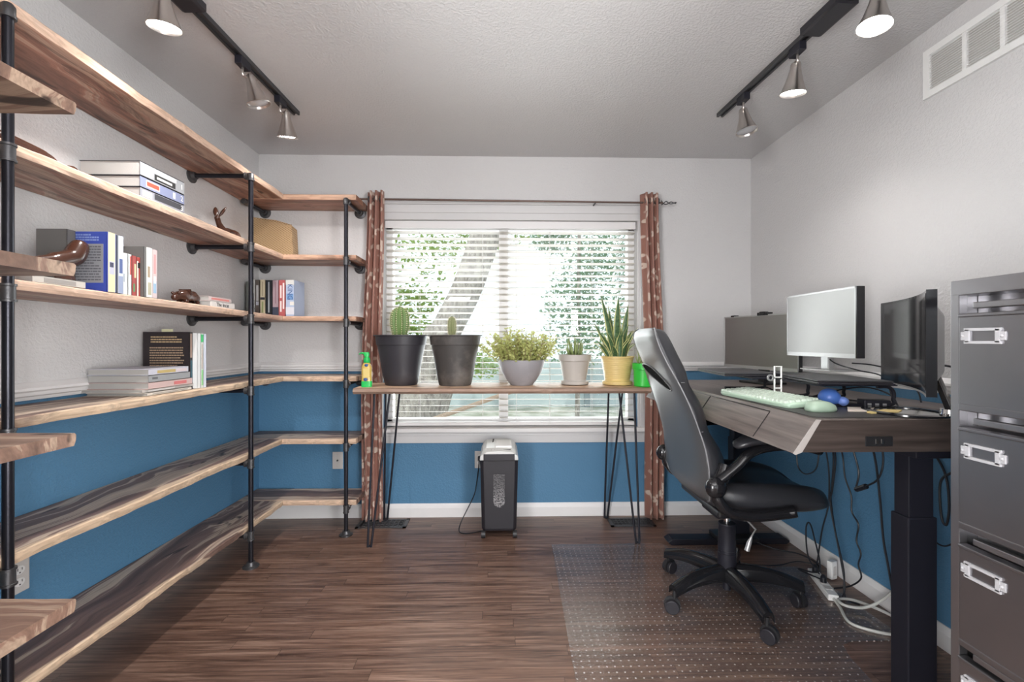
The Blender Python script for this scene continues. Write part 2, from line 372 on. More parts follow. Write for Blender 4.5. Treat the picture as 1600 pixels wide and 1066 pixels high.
for x in (-.62, .78):  # stands added to go with the ceiling-brightening fill
    t = empty('fill_uplight_stand', (x, -.25, 0), 0, 'added unseen fill uplight %s of the doorway behind the camera' % ('left' if x < 0 else 'right'), 'floor lamp')
    MB().lathe([(0, 0), (.13, 0), (.13, .015), (.02, .03), (.012, .05), (.012, 1.66), (0, 1.66)], (0, 0, 0), 24).build('stand', M['fit'], t, True)
    MB().lathe([(.012, 1.66), (.06, 1.68), (.17, 1.76), (.168, 1.762), (.05, 1.70), (0, 1.69)], (0, 0, 0), 28).build('bowl_shade', M['trim'], t, True)
def base_prof(): return [(0, 0), (.014, 0), (.014, .062), (.010, .078), (.005, .09), (0, .09)]
def rail_prof(): return [(0, .985), (.010, .985), (.012, .996), (.018, 1.0), (.020, 1.012), (.026, 1.018), (.026, 1.027), (.016, 1.034), (.006, 1.042), (0, 1.045)]
def run(prof, side, a, b_):
    m = MB()
    if side == 'L': m.prism([(XL+d, z) for d, z in prof], a, b_, 1)
    elif side == 'R': m.prism([(XR-d, z) for d, z in prof], a, b_, 1)
    else: m.prism([(YB-d, z) for d, z in prof], a, b_, 0)
    return m
struct('baseboard_left', run(base_prof(), 'L', YN, YB), M['trim'])
struct('baseboard_right', run(base_prof(), 'R', YN, YB), M['trim'])
struct('baseboard_back', run(base_prof(), 'B', XL, XR), M['trim'])
struct('trim_1', run(rail_prof(), 'L', YN, YB), M['trim'])
struct('trim_2', run(rail_prof(), 'R', YN, YB), M['trim'])
struct('trim_3', run(rail_prof(), 'B', XL, WX0-.085), M['trim'])
struct('trim_4', run(rail_prof(), 'B', WX1+.085, XR), M['trim'])
# window
win = empty('window_1', ((WX0+WX1)/2, YB, WZ0)); win['kind'] = 'structure'
b = MB()
for x0, x1 in ((WX0-.085, WX0), (WX1, WX1+.085)):
    b.box((x0, YB-.018, WZ0), (x1, YB, WZ1)); b.box((x0+.012, YB-.026, WZ0), (x1-.035, YB-.018, WZ1))
b.box((WX0-.085, YB-.018, WZ1), (WX1+.085, YB, WZ1+.115)); b.box((WX0-.085, YB-.026, WZ1+.045), (WX1+.085, YB-.018, WZ1+.10)); b.box((WX0-.09, YB-.034, WZ1+.10), (WX1+.09, YB, WZ1+.118))
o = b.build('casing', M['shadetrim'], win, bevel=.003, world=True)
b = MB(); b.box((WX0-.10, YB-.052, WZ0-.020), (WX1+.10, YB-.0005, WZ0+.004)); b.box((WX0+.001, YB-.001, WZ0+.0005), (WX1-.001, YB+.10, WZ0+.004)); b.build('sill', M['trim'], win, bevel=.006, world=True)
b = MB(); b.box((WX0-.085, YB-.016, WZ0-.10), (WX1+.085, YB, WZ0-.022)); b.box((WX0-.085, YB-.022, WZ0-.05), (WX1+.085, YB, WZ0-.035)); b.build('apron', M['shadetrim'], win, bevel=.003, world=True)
b = MB()
b.box((WX0, YB+.07, WZ0), (WX0+.045, YB+.135, WZ1)); b.box((WX1-.045, YB+.07, WZ0), (WX1, YB+.135, WZ1)); b.box((WX0, YB+.07, WZ0), (WX1, YB+.135, WZ0+.05)); b.box((WX0, YB+.07, WZ1-.05), (WX1, YB+.135, WZ1))
b.box((-.02, YB+.075, WZ0), (.045, YB+.13, WZ1)); b.build('frame', M['trim'], win, bevel=.003, world=True)
for x0, x1 in ((WX0+.045, -.02), (.045, WX1-.045)):
    MB().box((x0, YB+.10, WZ0+.05), (x1, YB+.104, WZ1-.05)).build('pane', M['glass'], win, world=True)
# blind
bl = empty('window_blind', (.064, YB+.03, WZ0+.03), 0, 'white two-inch slat blind lowered with open slats inside the window', 'blind')
b = MB(); b.box((WX0+.008, YB+.004, WZ1-.052), (WX1-.008, YB+.014, WZ1-.002)); b.box((WX0+.008, YB+.015, WZ1-.04), (WX1-.008, YB+.055, WZ1-.002)); b.build('valance', M['trim'], bl, bevel=.003, world=True)
b = MB(); zt, zb, ns = WZ1-.075, WZ0+.062, 31
A = radians(-9)
for i in range(ns):
    z = zt-(zt-zb)*i/(ns-1); w = .024; y = YB+.032
    dy, dz = w*cos(A), w*sin(A)
    rings = []
    for x in (WX0+.012, WX1-.012):
        rings.append([(x, y-dy, z-dz), (x, y, z+.0022), (x, y+dy, z+dz), (x, y+dy*.98, z+dz-.0026), (x, y, z-.0006), (x, y-dy*.98, z-dz-.0026)])
    b.loft(rings)
b.build('slats', M['slat'], bl, world=True)
MB().box((WX0+.012, YB+.010, WZ0+.012), (WX1-.012, YB+.056, WZ0+.036)).build('bottom_rail', M['trim'], bl, bevel=.004, world=True)
b = MB()
for x in (-.56, -.13, .10, .33, .62, .80):
    for y in (YB+.007, YB+.057): b.tube([(x, y, WZ0+.02), (x, y, WZ1-.05)], .0011, 5)
b.build('ladder_cords', M['trim'], bl, world=True)
# curtain rod
r = empty('curtain_rod', (.07, 3.0, 2.11), 0, 'thin bronze curtain rod with a twisted wire finial above the window', 'curtain rod')
b = MB(); b.tube([(-1.02, 3.0, 2.118), (.12, 3.0, 2.112)], .007, 12); b.build('outer_tube', M['bronze'], r, True, world=True)
MB().tube([(.10, 3.0, 2.112), (1.07, 3.0, 2.106)], .006, 12).build('inner_tube', M['bronze'], r, True, world=True)
b = MB()
for ph in (0, pi):
    b.tube([(1.06+.10*i/24, 3.0+.013*sin(i/24*9+ph)*(1-i/30), 2.106+.013*cos(i/24*9+ph)*(1-i/30)) for i in range(25)], .0035, 6)
b.build('finial', M['fit'], r, True, world=True)
b = MB()
for x in (-.98, .62): b = MB(); b.tube([(x, 3.0, 2.104), (x, 3.089, 2.104)], .005, 8); b.cbox((x, 3.086, 2.104), (.02, .006, .05)); b.build('bracket', M['fit'], r, world=True)

def curtain(xt0, xt1, xb0, xb1, zb, seed, label, ph):
    t = empty('curtain', ((xb0+xb1)/2, 3.0, zb), 0, label, 'curtain', 'grommet curtains beside the window')
    nu, nv = 72, 60; vs = []; uvs = []; folds = 3
    zt = 2.165
    L = 0.24
    for j in range(nv+1):
        v = j/nv; z = zt+(zb-zt)*v
        a = xt0+(xb0-xt0)*v**.8; c = xt1+(xb1-xt1)*v**.8
        for i in range(nu+1):
            u = i/nu; s_ = u*folds*2*pi+ph; amp = .036*(1-.2*v)
            y = 3.0+amp*sin(s_)+.006*sin(5*v+seed+4*u)
            x = a+(c-a)*u+.012*sin(2*s_)+.008*sin(7*v+seed)
            vs.append((x, min(y, 3.058), z)); uvs.append((u*L, v*2.17))
    fs = [(j*(nu+1)+i, j*(nu+1)+i+1, (j+1)*(nu+1)+i+1, (j+1)*(nu+1)+i) for j in range(nv) for i in range(nu)]
    me = bpy.data.meshes.new('cloth'); inv = wmat(t).inverted(); me.from_pydata([tuple(inv @ Vector(p)) for p in vs], [], fs)
    uv = me.uv_layers.new(name='UVMap')
    for lp in me.loops: uv.data[lp.index].uv = uvs[lp.vertex_index]
    me.materials.append(M['curtain']); me.polygons.foreach_set('use_smooth', [True]*len(me.polygons))
    o = bpy.data.objects.new('cloth', me); COL.objects.link(o); o.parent = t
    sd_ = o.modifiers.new('s', 'SOLIDIFY'); sd_.thickness = .0015
    for k in range(folds*2):
        u = ((k+.5)*pi-ph+pi/2)/(folds*2*pi)
        if not 0.02 < u < .98: continue
        x = xt0+(xt1-xt0)*u; mm = Matrix.Rotation(pi/2, 3, 'Y')
        MB().lathe([(.014, -.003), (.021, -.003), (.022, 0), (.021, .003), (.014, .003), (.014, -.003)], (x, 3.0, 2.115), 18, mm).build('grommet', M['fit'], t, True, world=True)
curtain(-.885, -.775, -.925, -.785, .012, 1, 'rust brown vine-patterned curtain left of the window, beside the pipe shelves', 0)
curtain(.935, 1.045, .97, 1.085, .012, 4, 'rust brown vine-patterned curtain right of the window, behind the office chair', 1.1)

# ---------------------------------------------------------------- outlets, registers, vent
def outlet(loc, rz, label, kind='duplex', wide=.07):
    t = empty('wall_outlet', loc, rz, label, 'wall outlet')
    MB().box((-wide/2, -.006, -.058), (wide/2, 0, .058)).build('cover_plate', M['almond'], t, bevel=.003)
    if kind == 'duplex':
        for z in (-.02, .02):
            b = MB(); b.prism([(.0165*cos(a)*1.0, .0145*sin(a)+z) for a in [2*pi*k/20 for k in range(20)]], -.0085, -.006, 1)
            s_ = b.build('socket', M['white'], t)
            b = MB(); b.box((-.008, -.0092, z-.001), (-.006, -.0084, z+.008)); b.box((.006, -.0092, z-.001), (.008, -.0084, z+.007)); b.box((-.002, -.0092, z-.010), (.002, -.0084, z-.006)); b.build('slot', M['blk'], s_)
    else:
        MB().lathe([(0, .012), (.004, .012), (.004, 0), (.0065, 0), (.0065, -.004)], (0, -.006, 0), 12, Matrix.Rotation(pi/2, 3, 'X')).build('coax_jack', M['fit'], t)
        for z in (-.04, .04): MB().lathe([(0, .002), (.003, .0015), (.003, 0)], (0, -.006, z), 10, Matrix.Rotation(pi/2, 3, 'X')).build('screw', M['steel'], t)
outlet((-1.103, YB, .385), 0, 'small wall plate with a single coax jack under the corner shelves', 'coax')
outlet((-.148, YB, .385), 0, 'wall outlet partly hidden behind the paper shredder')
outlet((XL, 1.567, .397), pi/2, 'white double wall outlet on the blue left wall between the lowest shelves')
def register(x0, x1, y0, y1, label):
    t = empty('floor_register', ((x0+x1)/2, (y0+y1)/2, 0), 0, label, 'floor vent', 'bronze floor registers')
    w, d = (x1-x0)/2, (y1-y0)/2
    b = MB(); b.box((-w, -d, 0), (w, -d+.018, .005)); b.box((-w, d-.018, 0), (w, d, .005)); b.box((-w, -d, 0), (-w+.02, d, .005)); b.box((w-.02, -d, 0), (w, d, .005))
    for i in range(9):
        for j in range(3):
            cx = -w+.03+(2*w-.06)*(i+.5)/9; cy = -d+.02+(2*d-.04)*(j+.5)/3; rr = .013
            b.tube([(cx+rr*cos(a)*1.1, cy+rr*sin(a), .003) for a in [2*pi*k/10 for k in range(11)]], .002, 5)
    for i in range(1, 9): x = -w+.03+(2*w-.06)*i/9; b.box((x-.0015, -d+.018, .001), (x+.0015, d-.018, .004))
    b.build('grille', M['fit'], t)
    MB().box((-w+.018, -d+.016, .0002), (w-.018, d-.016, .0012)).build('duct_opening', M['blk'], t)
register(-.93, -.61, 2.90, 3.045, 'dark scrollwork floor register under the left curtain')
register(.70, .99, 2.89, 3.03, 'dark scrollwork floor register near the right hairpin legs')
# return vent on the right wall
t = empty('return_vent', (XR, 1.40, 2.257), 0, 'white louvred return air grille high on the right wall', 'vent')
b = MB(); ya, yb, za, zb_ = 1.0, 1.80, 2.160, 2.352
b.box((XR-.012, ya, za), (XR, yb, za+.026)); b.box((XR-.012, ya, zb_-.026), (XR, yb, zb_)); b.box((XR-.012, ya, za+.026), (XR, ya+.026, zb_-.026)); b.box((XR-.012, yb-.026, za+.026), (XR, yb, zb_-.026))
for y in (1.155, 1.345, 1.51, 1.638): b.box((XR-.010, y-.008, za+.026), (XR, y+.008, zb_-.026))
b.build('face_frame', M['white'], t, world=True)
b = MB()
for i in range(15):
    z = za+.03+(zb_-za-.06)*i/14
    b.add([(XR-.011, ya+.026, z-.005), (XR-.011, yb-.026, z-.005), (XR-.001, yb-.026, z+.004), (XR-.001, ya+.026, z+.004), (XR-.010, ya+.026, z-.006), (XR-.010, yb-.026, z-.006), (XR, yb-.026, z+.003), (XR, ya+.026, z+.003)], [(0,1,2,3),(7,6,5,4),(0,4,5,1),(2,6,7,3)])
b.build('louvres', M['white'], t, world=True)
MB().box((XR-.0012, ya+.02, za+.02), (XR-.0002, yb-.02, zb_-.02)).build('duct_opening', M['almond'], t, world=True)

# ================================================================ PIPE SHELVING
def board(name, axis, a0, a1, back, front, zt, th, seed, mat, label, group, z1=None, wav=.006, live=True):
    """axis: direction of length (0 = x, 1 = y). back, front: cross positions."""
    n = max(8, int((a1-a0)/.03)); sgn = 1 if front > back else -1; rings = []
    for i in range(n+1):
        a = a0+(a1-a0)*i/n; z = zt+((z1-zt)*i/n if z1 is not None else 0)
        w = wav*(noise.noise(Vector((a*3.1, seed*7.7, 0)))*1.4+.5*noise.noise(Vector((a*17, seed*3.1, 4)))) if live else 0
        c = .004+.003*noise.noise(Vector((a*9, seed, 1))); f = front+sgn*w
        d2 = .006*abs(noise.noise(Vector((a*6, seed*2, 9)))) if live else 0
        pr = [(back, z-th), (back, z), (f-sgn*c, z), (f, z-c), (f-sgn*d2, z-th*.6), (f-sgn*(c+d2), z-th)]
        rings.append([(a, p, q) if axis == 0 else (p, a, q) for p, q in pr])
    me = MB().loft(rings); c0 = ((a0+a1)/2, (back+front)/2, zt-th) if axis == 0 else ((back+front)/2, (a0+a1)/2, zt-th)
    me.v = [tuple(p[k]-c0[k] for k in range(3)) for p in me.v]
    o = me.build(name, mat); o.location = c0; return tag(o, label, 'shelf board', group)
ZT = [2.095, 1.722, 1.342, .970, .585, .205]
ZN = [2.125, 1.738, 1.362, .975, .605, .225]
TH = [.032, .030, .028, .030, .031, .031]
ordn = ['top', 'second', 'third', 'fourth', 'fifth', 'lowest']
what = ['just under the ceiling, empty', 'carrying thick textbooks and carved figurines', 'carrying the blue book and the bear carving', 'carrying a flat pile of magazines', 'empty, above the white wall outlet', 'empty, just above the floor']
whatb = ['empty, beside the curtain top', 'carrying the woven basket', 'carrying the row of novels', 'empty, at the chair rail', 'empty, above the coax plate', 'empty, above the baseboard']
for i in range(6):
    board('shelf_board', 1, 1.035, 2.829, XL+.004, -1.345, ZN[i], TH[i], i+1, M['roughL'] if i < 3 else M['boardL'],
          f'{ordn[i]} long shelf board on the left wall, {what[i]}', None, ZT[i], .005 if i < 3 else .010)
    board('shelf_board', 0, XL+.004, -.90, YB-.028 if i == 5 else (YB-.03 if i == 3 else YB-.004), 2.831, ZT[i], TH[i], i+11, M['roughB'] if i < 3 else M['boardB'],
          f'{ordn[i]} short shelf board on the back wall, {whatb[i]}', None, ZT[i]-.002, .005)
for i, (z, d) in enumerate(((1.716, 'second'), (1.360, 'third'), (.986, 'fourth'), (.620, 'fifth'))):
    board('shelf_board', 0, XL+.004, -.942, .70, 1.03, z, .028, i+31, M['boardN'],
          f'end of the {d} near shelf board poking in at the left edge of the photo', None, z-.001, .004)
def pipe_frame(px, py, dirx, diry, wall, levels, zoff, label):
    """pole at px,py ; arms run in (dirx,diry) to the wall at distance wall"""
    t = empty('pipe_shelf_frame', (px, py, 0), 0, label, 'pipe frame', 'iron pipe frames of the shelving')
    zs = [levels[i]+zoff[i] for i in range(6)]
    MB().tube([(0, 0, .01), (0, 0, zs[0])], .0122, 16).build('pole', M['pipe'], t, True)
    MB().lathe([(0, 0), (.040, 0), (.040, .006), (.024, .010), (.020, .028), (.0135, .028)], (0, 0, 0), 20).build('floor_flange', M['fit'], t, True)
    q = Matrix.Rotation(atan2(diry, dirx), 3, 'Z') @ Matrix.Rotation(pi/2, 3, 'Y')
    for i, z in enumerate(zs):
        b = MB()
        if i: b.lathe([(.0122, -.024), (.0178, -.024), (.0178, -.018), (.0155, -.017), (.0155, .017), (.0178, .018), (.0178, .024), (.0122, .024)], (0, 0, z), 18)
        else: b.lathe([(.0122, -.024), (.0178, -.024), (.0178, -.018), (.0155, -.017), (.0155, .008), (.010, .0155), (0, .0175)], (0, 0, z), 18)
        b.lathe([(.0165, .010), (.0168, .022), (.019, .023), (.019, .030), (.0135, .030)], (0, 0, z), 18, q)
        b.build('tee_fitting', M['fit'], t, True)
        MB().tube([(dirx*.02, diry*.02, z), (dirx*(wall-.01), diry*(wall-.01), z)], .0115, 14).build('arm', M['pipe'], t, True)
        MB().lathe([(0, 0), (.038, 0), (.038, -.006), (.023, -.010), (.019, -.026), (.0125, -.026)], (dirx*wall, diry*wall, z), 20, q).build('wall_flange', M['fit'], t, True)
    return t
zo = [-(th+.0125+.002) for th in TH]
lin = lambda y: [ZN[i]+(ZT[i]-ZN[i])*(y-1.035)/1.794 for i in range(6)]
pipe_frame(-1.319, 2.424, -1, 0, 1.628-1.319-.0005, lin(2.424), zo, 'black iron pipe upright and arms midway along the left wall shelves')
pipe_frame(-1.319, 1.246, -1, 0, 1.628-1.319-.0005, lin(1.246), zo, 'black iron pipe upright at the left edge of the photo')
pipe_frame(-.953, 2.808, 0, 1, YB-2.808-.0005, ZT, zo, 'black iron pipe upright beside the left curtain')
# short corner supports
t = empty('pipe_bracket', (-1.585, YB, 0), 0, 'short iron pipe brackets under the corner boards', 'pipe bracket')
for i in range(5):
    z = ZT[i]+zo[i]; q = Matrix.Rotation(pi/2, 3, 'Z') @ Matrix.Rotation(pi/2, 3, 'Y')
    MB().tube([(0, -.005, z), (0, -.24, z)], .0125, 14).build('arm', M['pipe'], t, True)
    MB().lathe([(0, 0), (.038, 0), (.038, -.006), (.023, -.010), (.019, -.026), (.0125, -.026)], (0, -.0005, z), 20, q).build('wall_flange', M['fit'], t, True)
    MB().lathe([(0, -.262), (.017, -.26), (.019, -.25), (.019, -.225), (.0125, -.225)], (0, 0, z), 18, q).build('end_cap', M['fit'], t, True)

# ================================================================ BOOKS
_c = {}
def cm(c, r=.45):
    k = (tuple(round(x, 3) for x in c), r)
    if k not in _c: _c[k] = simple('book_cover_%d' % len(_c), c, r, var=.03)
    return _c[k]
M['pages'] = simple('book_pages', (.38, .375, .36), .8, 0, .4, 600)
def book(loc, rot, th, h, d, cover, label, group=None, pages=None, bands=(), marks=None, backc=None):
    """thickness x, spine at -y, depth +y, height z ; origin at bottom spine centre"""
    t = empty('book', loc, 0, label, 'book', group, rot=rot); ct = .0022; w = th/2
    m = cm(cover)
    b = MB(); b.box((-w, 0, 0), (-w+ct, d, h)); b.box((w-ct, 0, 0), (w, d, h)); b.box((-w, 0, 0), (w, ct, h)); b.build('cover', m, t, bevel=.0008)
    MB().box((-w+ct, ct, .003), (w-ct, d-.003, h-.003)).build('page_block', pages or M['pages'], t)
    for i_, (z0, z1, x0, x1, c) in enumerate(bands):   # printed bands on the spine, fractions
        MB().box((-w+th*x0, -.0004-.00012*i_, h*z0), (-w+th*x1, .0004, h*z1)).build('spine_print', cm(c), t)
    return t
def lines(b, x0, x1, z0, z1, n, seed, plane, gap=.55):
    rg = random.Random(seed)
    for i in range(n):
        z = z1-(z1-z0)*(i+.5)/n; hh = (z1-z0)/n*(1-gap)/2; x = x0
        end = x1-(x1-x0)*(rg.random()*.25 if rg.random() < .25 else 0)
        while x < end-.004:
            w = .004+rg.random()*.012
            plane(b, x, min(x+w, end), z-hh, z+hh); x += w+.0022
RS = (0, 0, pi/2)          # standing, spine towards the room (+X)
def zl(y, lvl): return ZN[lvl]+(ZT[lvl]-ZN[lvl])*(y-1.035)/1.794+.0012
G3 = 'books standing on the third left shelf'
rows = [(.037, .205, .150, (.05, .085, .42), 'thick blue book with a grey text panel on its cover', [(.0, 1, .12, .9, (.72, .66, .42)), (.3, .52, .25, .8, (.5, .5, .6)), (.42, .5, .3, .7, (.05, .05, .1))]),
        (.030, .203, .155, (.10, .11, .14), 'tall white and navy spined book right beside the blue book', [(.0, 1, .25, .95, (.62, .66, .74)), (.35, .6, .4, .85, (.08, .12, .3)), (0, .3, .3, .9, (.3, .35, .5))]),
        (.032, .150, .12, (.75, .75, .75), 'short plain white book between the navy spine and the red books', [(.3, .5, .35, .6, (.4, .45, .5))]),
        (.016, .150, .12, (.68, .72, .72), 'thin white book with a red streak left of the red books', [(.5, .95, .5, .9, (.55, .12, .1))]),
        (.020, .148, .12, (.36, .05, .045), 'red book with pale bands, left one of the two short red books', [(.45, .8, .55, .95, (.75, .6, .35)), (.1, .3, .3, .7, (.1, .25, .1))]),
        (.018, .146, .12, (.40, .07, .06), 'red book with a black emblem, right one of the two short red books', [(.0, .9, .1, .5, (.75, .68, .62)), (.72, .86, .3, .9, (.02, .02, .02))]),
        (.040, .190, .17, (.13, .125, .12), 'tall grey covered book with a white spine, taller than the red books', [(0, 1, .3, 1, (.78, .76, .72)), (.4, .62, .45, .75, (.4, .3, .2)), (.05, .3, .5, .9, (.45, .42, .3))]),
        (.026, .188, .17, (.62, .50, .50), 'slim pink and blue spined book at the right end of its row', [(.1, .35, .2, .8, (.3, .45, .6)), (.5, .9, .3, .7, (.7, .3, .3)), (.3, .45, .3, .7, (.75, .75, .75))])]
y = 1.585
for k, (th, h, d, c, lab, bands) in enumerate(rows):
    yy = y+th/2; t = book((-1.348-(.012 if k in (2, 3, 4, 5) else 0), yy, zl(yy, 2)), RS, th, h, d, c, lab, G3, bands=bands); y += th+.0012
    if k == 0:
        b = MB().box((-th/2-.0006, .012, .03), (-th/2+.0002, .136, .163)); b.build('cover_panel', cm((.30, .31, .33)), t)
        b = MB(); lines(b, .02, .128, .036, .158, 13, 5, lambda b, a, c_, z0, z1: b.box((-th/2-.0010, .148-c_, z0), (-th/2-.0005, .148-a, z1))); b.build('cover_print', cm((.12, .12, .14)), t)
        b = MB(); lines(b, .03, .12, .172, .198, 3, 8, lambda b, a, c_, z0, z1: b.box((-th/2-.0006, .148-c_, z0), (-th/2+.0002, .148-a, z1)), .4); b.build('cover_title', cm((.25, .33, .62)), t)
# dark book and flat book left of the blue one
t = book((-1.43, 1.545, zl(1.55, 2)), RS, .03, .20, .10, (.13, .125, .12), 'dark grey book standing behind the carved head on the third left shelf', G3)
# RL: lying, spine toward +X : rotate so local x -> z
def lying(x, y0, z, th, length, d, c, lab, g=None, bands=(), rz=0):
    """book lying flat; spine faces +x, runs from y0 to y0+length"""
    E_ = (Matrix.Rotation(rz, 3, 'Z') @ Matrix(((0, -1, 0), (0, 0, 1), (-1, 0, 0)))).to_euler()
    return book((x, y0, z+th/2), E_, th, length, d, c, lab, g, bands=bands)
lying(-1.37, 1.36, zl(1.3, 2), .022, .17, .13, (.50, .48, .44), 'pale book lying flat at the left end of the third left shelf', bands=[(.2, .8, .2, .8, (.3, .28, .26))])
z = zl(1.86, 1)
for th, c, lab, bands in ((.038, (.30, .31, .35), 'lowest of the three thick textbooks on the second left shelf', [(.3, .95, .3, .9, (.05, .05, .06)), (.05, .25, .2, .8, (.6, .6, .62))]),
                   (.042, (.24, .27, .42), 'middle blue spined textbook with a red title, second left shelf', [(.12, .42, .2, .85, (.5, .49, .5)), (.14, .40, .35, .72, (.5, .10, .06)), (.72, .78, .2, .8, (.65, .65, .7))]),
                   (.055, (.36, .37, .39), 'topmost silver textbook with a black title plate, second left shelf', [(.08, .26, .15, .85, (.45, .46, .48)), (.3, .78, .12, .55, (.03, .03, .03)), (.35, .7, .25, .42, (.7, .7, .7)), (.28, .8, .6, .9, (.7, .7, .7))])):
    # strip x fractions measured from the top cover
    tt = lying(-1.362, 1.745, z, th, .238, .225, (.02, .02, .024), lab, 'textbooks stacked on the second left shelf', [(.0, 1, .06, .94, c)]+[(a_, b_, 1-e_, 1-d_, g_) for a_, b_, d_, e_, g_ in bands]); z += th+.0008
    n = {0.038: '3', .042: '2', .055: '1'}[th]
    lettering('volume_number', n, .03, M['white'], tt, (0, -.0014, .222), (pi/2, -pi/2, 0))
z = zl(1.9, 3)
for k, (th, dx, y0, L, c, lab, bands) in enumerate((
        (.012, .0, 1.795, .25, (.62, .58, .52), 'thin cream magazine at the very bottom of the flat pile, fourth left shelf', [(.1, .9, .3, .7, (.35, .33, .3))]),
        (.012, -.012, 1.785, .29, (.50, .47, .44), 'thin white booklet second from the bottom of the flat pile', [(.1, .6, .3, .8, (.75, .73, .7))]),
        (.026, .0, 1.80, .25, (.58, .42, .40), 'pink spined paperback in the middle of the flat pile', [(.55, .85, .25, .75, (.6, .16, .16))]),
        (.027, .0, 1.80, .235, (.30, .31, .32), 'grey hardback second from the top of the flat pile', [(.08, .2, .3, .6, (.12, .12, .13))]),
        (.024, .0, 1.80, .225, (.55, .55, .62), 'white and lilac paperback on top of the flat pile, fourth left shelf', [(.2, .65, .3, .8, (.5, .38, .14)), (.68, .95, .3, .8, (.68, .58, .6))]))):
    lying(-1.372+dx, y0, z, th, L, .235, c, lab, 'flat pile on the fourth left shelf', bands); z += th+.0008
G4 = 'upright books on the fourth left shelf'
y = 2.062
for k, (th, h, d, c, lab, bands) in enumerate((
        (.020, .255, .205, (.018, .012, .014), 'black book with gold print on its cover, upright behind the flat pile', [(.55, .97, .2, .8, (.35, .25, .2)), (.1, .5, .3, .9, (.03, .10, .13))]),
        (.022, .250, .20, (.74, .76, .76), 'plain white upright book right of the black book', []),
        (.020, .250, .20, (.62, .66, .62), 'white upright book with bright green bands on its spine', [(.84, .98, .1, .9, (.05, .50, .16)), (.05, .33, .3, .8, (.25, .62, .25)), (.35, .8, .3, .7, (.5, .42, .38))]),
        (.018, .248, .20, (.66, .70, .82), 'pale lavender upright book at the right end of the fourth shelf group', []))):
    t = book((-1.392+(.02 if k else 0), y+th/2, zl(y, 3)), RS, th, h, d, c, lab, G4, bands=bands); y += th+.001
    if k == 0:
        for nm, a0, a1, z0, z1, n, cc, sd2 in (('cover_heading', .035, .17, .205, .238, 3, (.50, .36, .2), 3), ('cover_print', .03, .18, .10, .19, 8, (.40, .28, .19), 4), ('cover_print', .03, .18, .05, .09, 3, (.33, .23, .16), 6)):
            b = MB(); lines(b, a0, a1, z0, z1, n, sd2, lambda b, a, c_, z0, z1: b.box((-th/2-.0008, .205-c_, z0), (-th/2+.0002, .205-a, z1))); b.build(nm, cm(cc), t)
        MB().box((0, .08, .25), (.0006, .13, .268)).build('bookmark', cm((.62, .62, .40)), t)
# two flat books right of the bear
z = zl(2.27, 2)
lying(-1.372, 2.175, z, .029, .195, .14, (.62, .60, .58), 'white paperback lying flat beneath another beside the bear carving', 'flat books beside the bear')
tt = bpy.data.objects['book'] if False else [o for o in bpy.data.objects if o.get('label', '').startswith('white paperback lying')][0]
lettering('spine_title', 'The Incas', .026, M['blk'], tt, (0, -.0008, .095), (pi/2, -pi/2, 0))
lying(-1.378, 2.175, z+.0298, .022, .175, .14, (.55, .45, .44), 'red and white paperback lying flat on top beside the bear carving', 'flat books beside the bear', [(.1, .9, .3, .7, (.58, .2, .18))])
# novels on the corner board
G5 = 'novels on the third corner shelf'
xs = [(-1.592, -1.562, .215, (.10, .11, .10), 'dark green novel at the left end of the corner row, behind the pipe', []),
      (-1.560, -1.536, .228, (.50, .50, .48), 'grey white novel with dark letters just right of the pipe', [(.1, .62, .2, .8, (.22, .23, .25)), (.72, .9, .3, .7, (.2, .2, .2))]),
      (-1.534, -1.508, .226, (.085, .07, .062), 'dark brown novel with a silver title, left of the cream one', [(.42, .85, .25, .75, (.42, .42, .42)), (.30, .4, .2, .8, (.4, .42, .48))]),
      (-1.504, -1.474, .226, (.58, .52, .36), 'cream coloured novel with a black ball emblem', [(.45, .52, .05, .95, (.03, .03, .04)), (.55, .95, .4, .6, (.35, .3, .2)), (.1, .4, .35, .65, (.3, .35, .15))]),
      (-1.471, -1.431, .224, (.014, .018, .022), 'black novel with thin silver writing', [(.1, .95, .4, .62, (.35, .38, .4))]),
      (-1.428, -1.392, .224, (.36, .27, .30), 'mauve novel with a dark foot', [(.0, .25, 0, 1, (.05, .06, .09)), (.35, .95, .45, .6, (.25, .15, .18))]),
      (-1.390, -1.349, .225, (.42, .10, .10), 'red novel with white block letters', [(.12, .42, .2, .45, (.75, .68, .66)), (.5, .85, .2, .45, (.75, .68, .66)), (.2, .92, .62, .85, (.75, .68, .66))]),
      (-1.346, -1.295, .226, (.42, .50, .66), 'blue and white novel with large letters at the right end of the corner row', [(.05, .25, 0, 1, (.66, .66, .72)), (.45, .62, .1, .9, (.16, .30, .55)), (.3, .4, .5, 1, (.72, .70, .66)), (.86, 1, 0, 1, (.62, .62, .60))])]
for k, (x0, x1, h, c, lab, bands) in enumerate(xs):
    t = book(((x0+x1)/2, 2.868, ZT[2]+.0012), (0, 0, 0), x1-x0, h, .15, c, lab, G5, bands=bands)
    if k == 7: lettering('spine_title', 'KING', .042, cm((.06, .12, .28)), t, (0, -.0009, .150), (pi/2, pi/2, 0))
    if k == 1: lettering('spine_title', 'KING', .026, cm((.05, .05, .06)), t, (0, -.0009, .07), (pi/2, pi/2, 0))

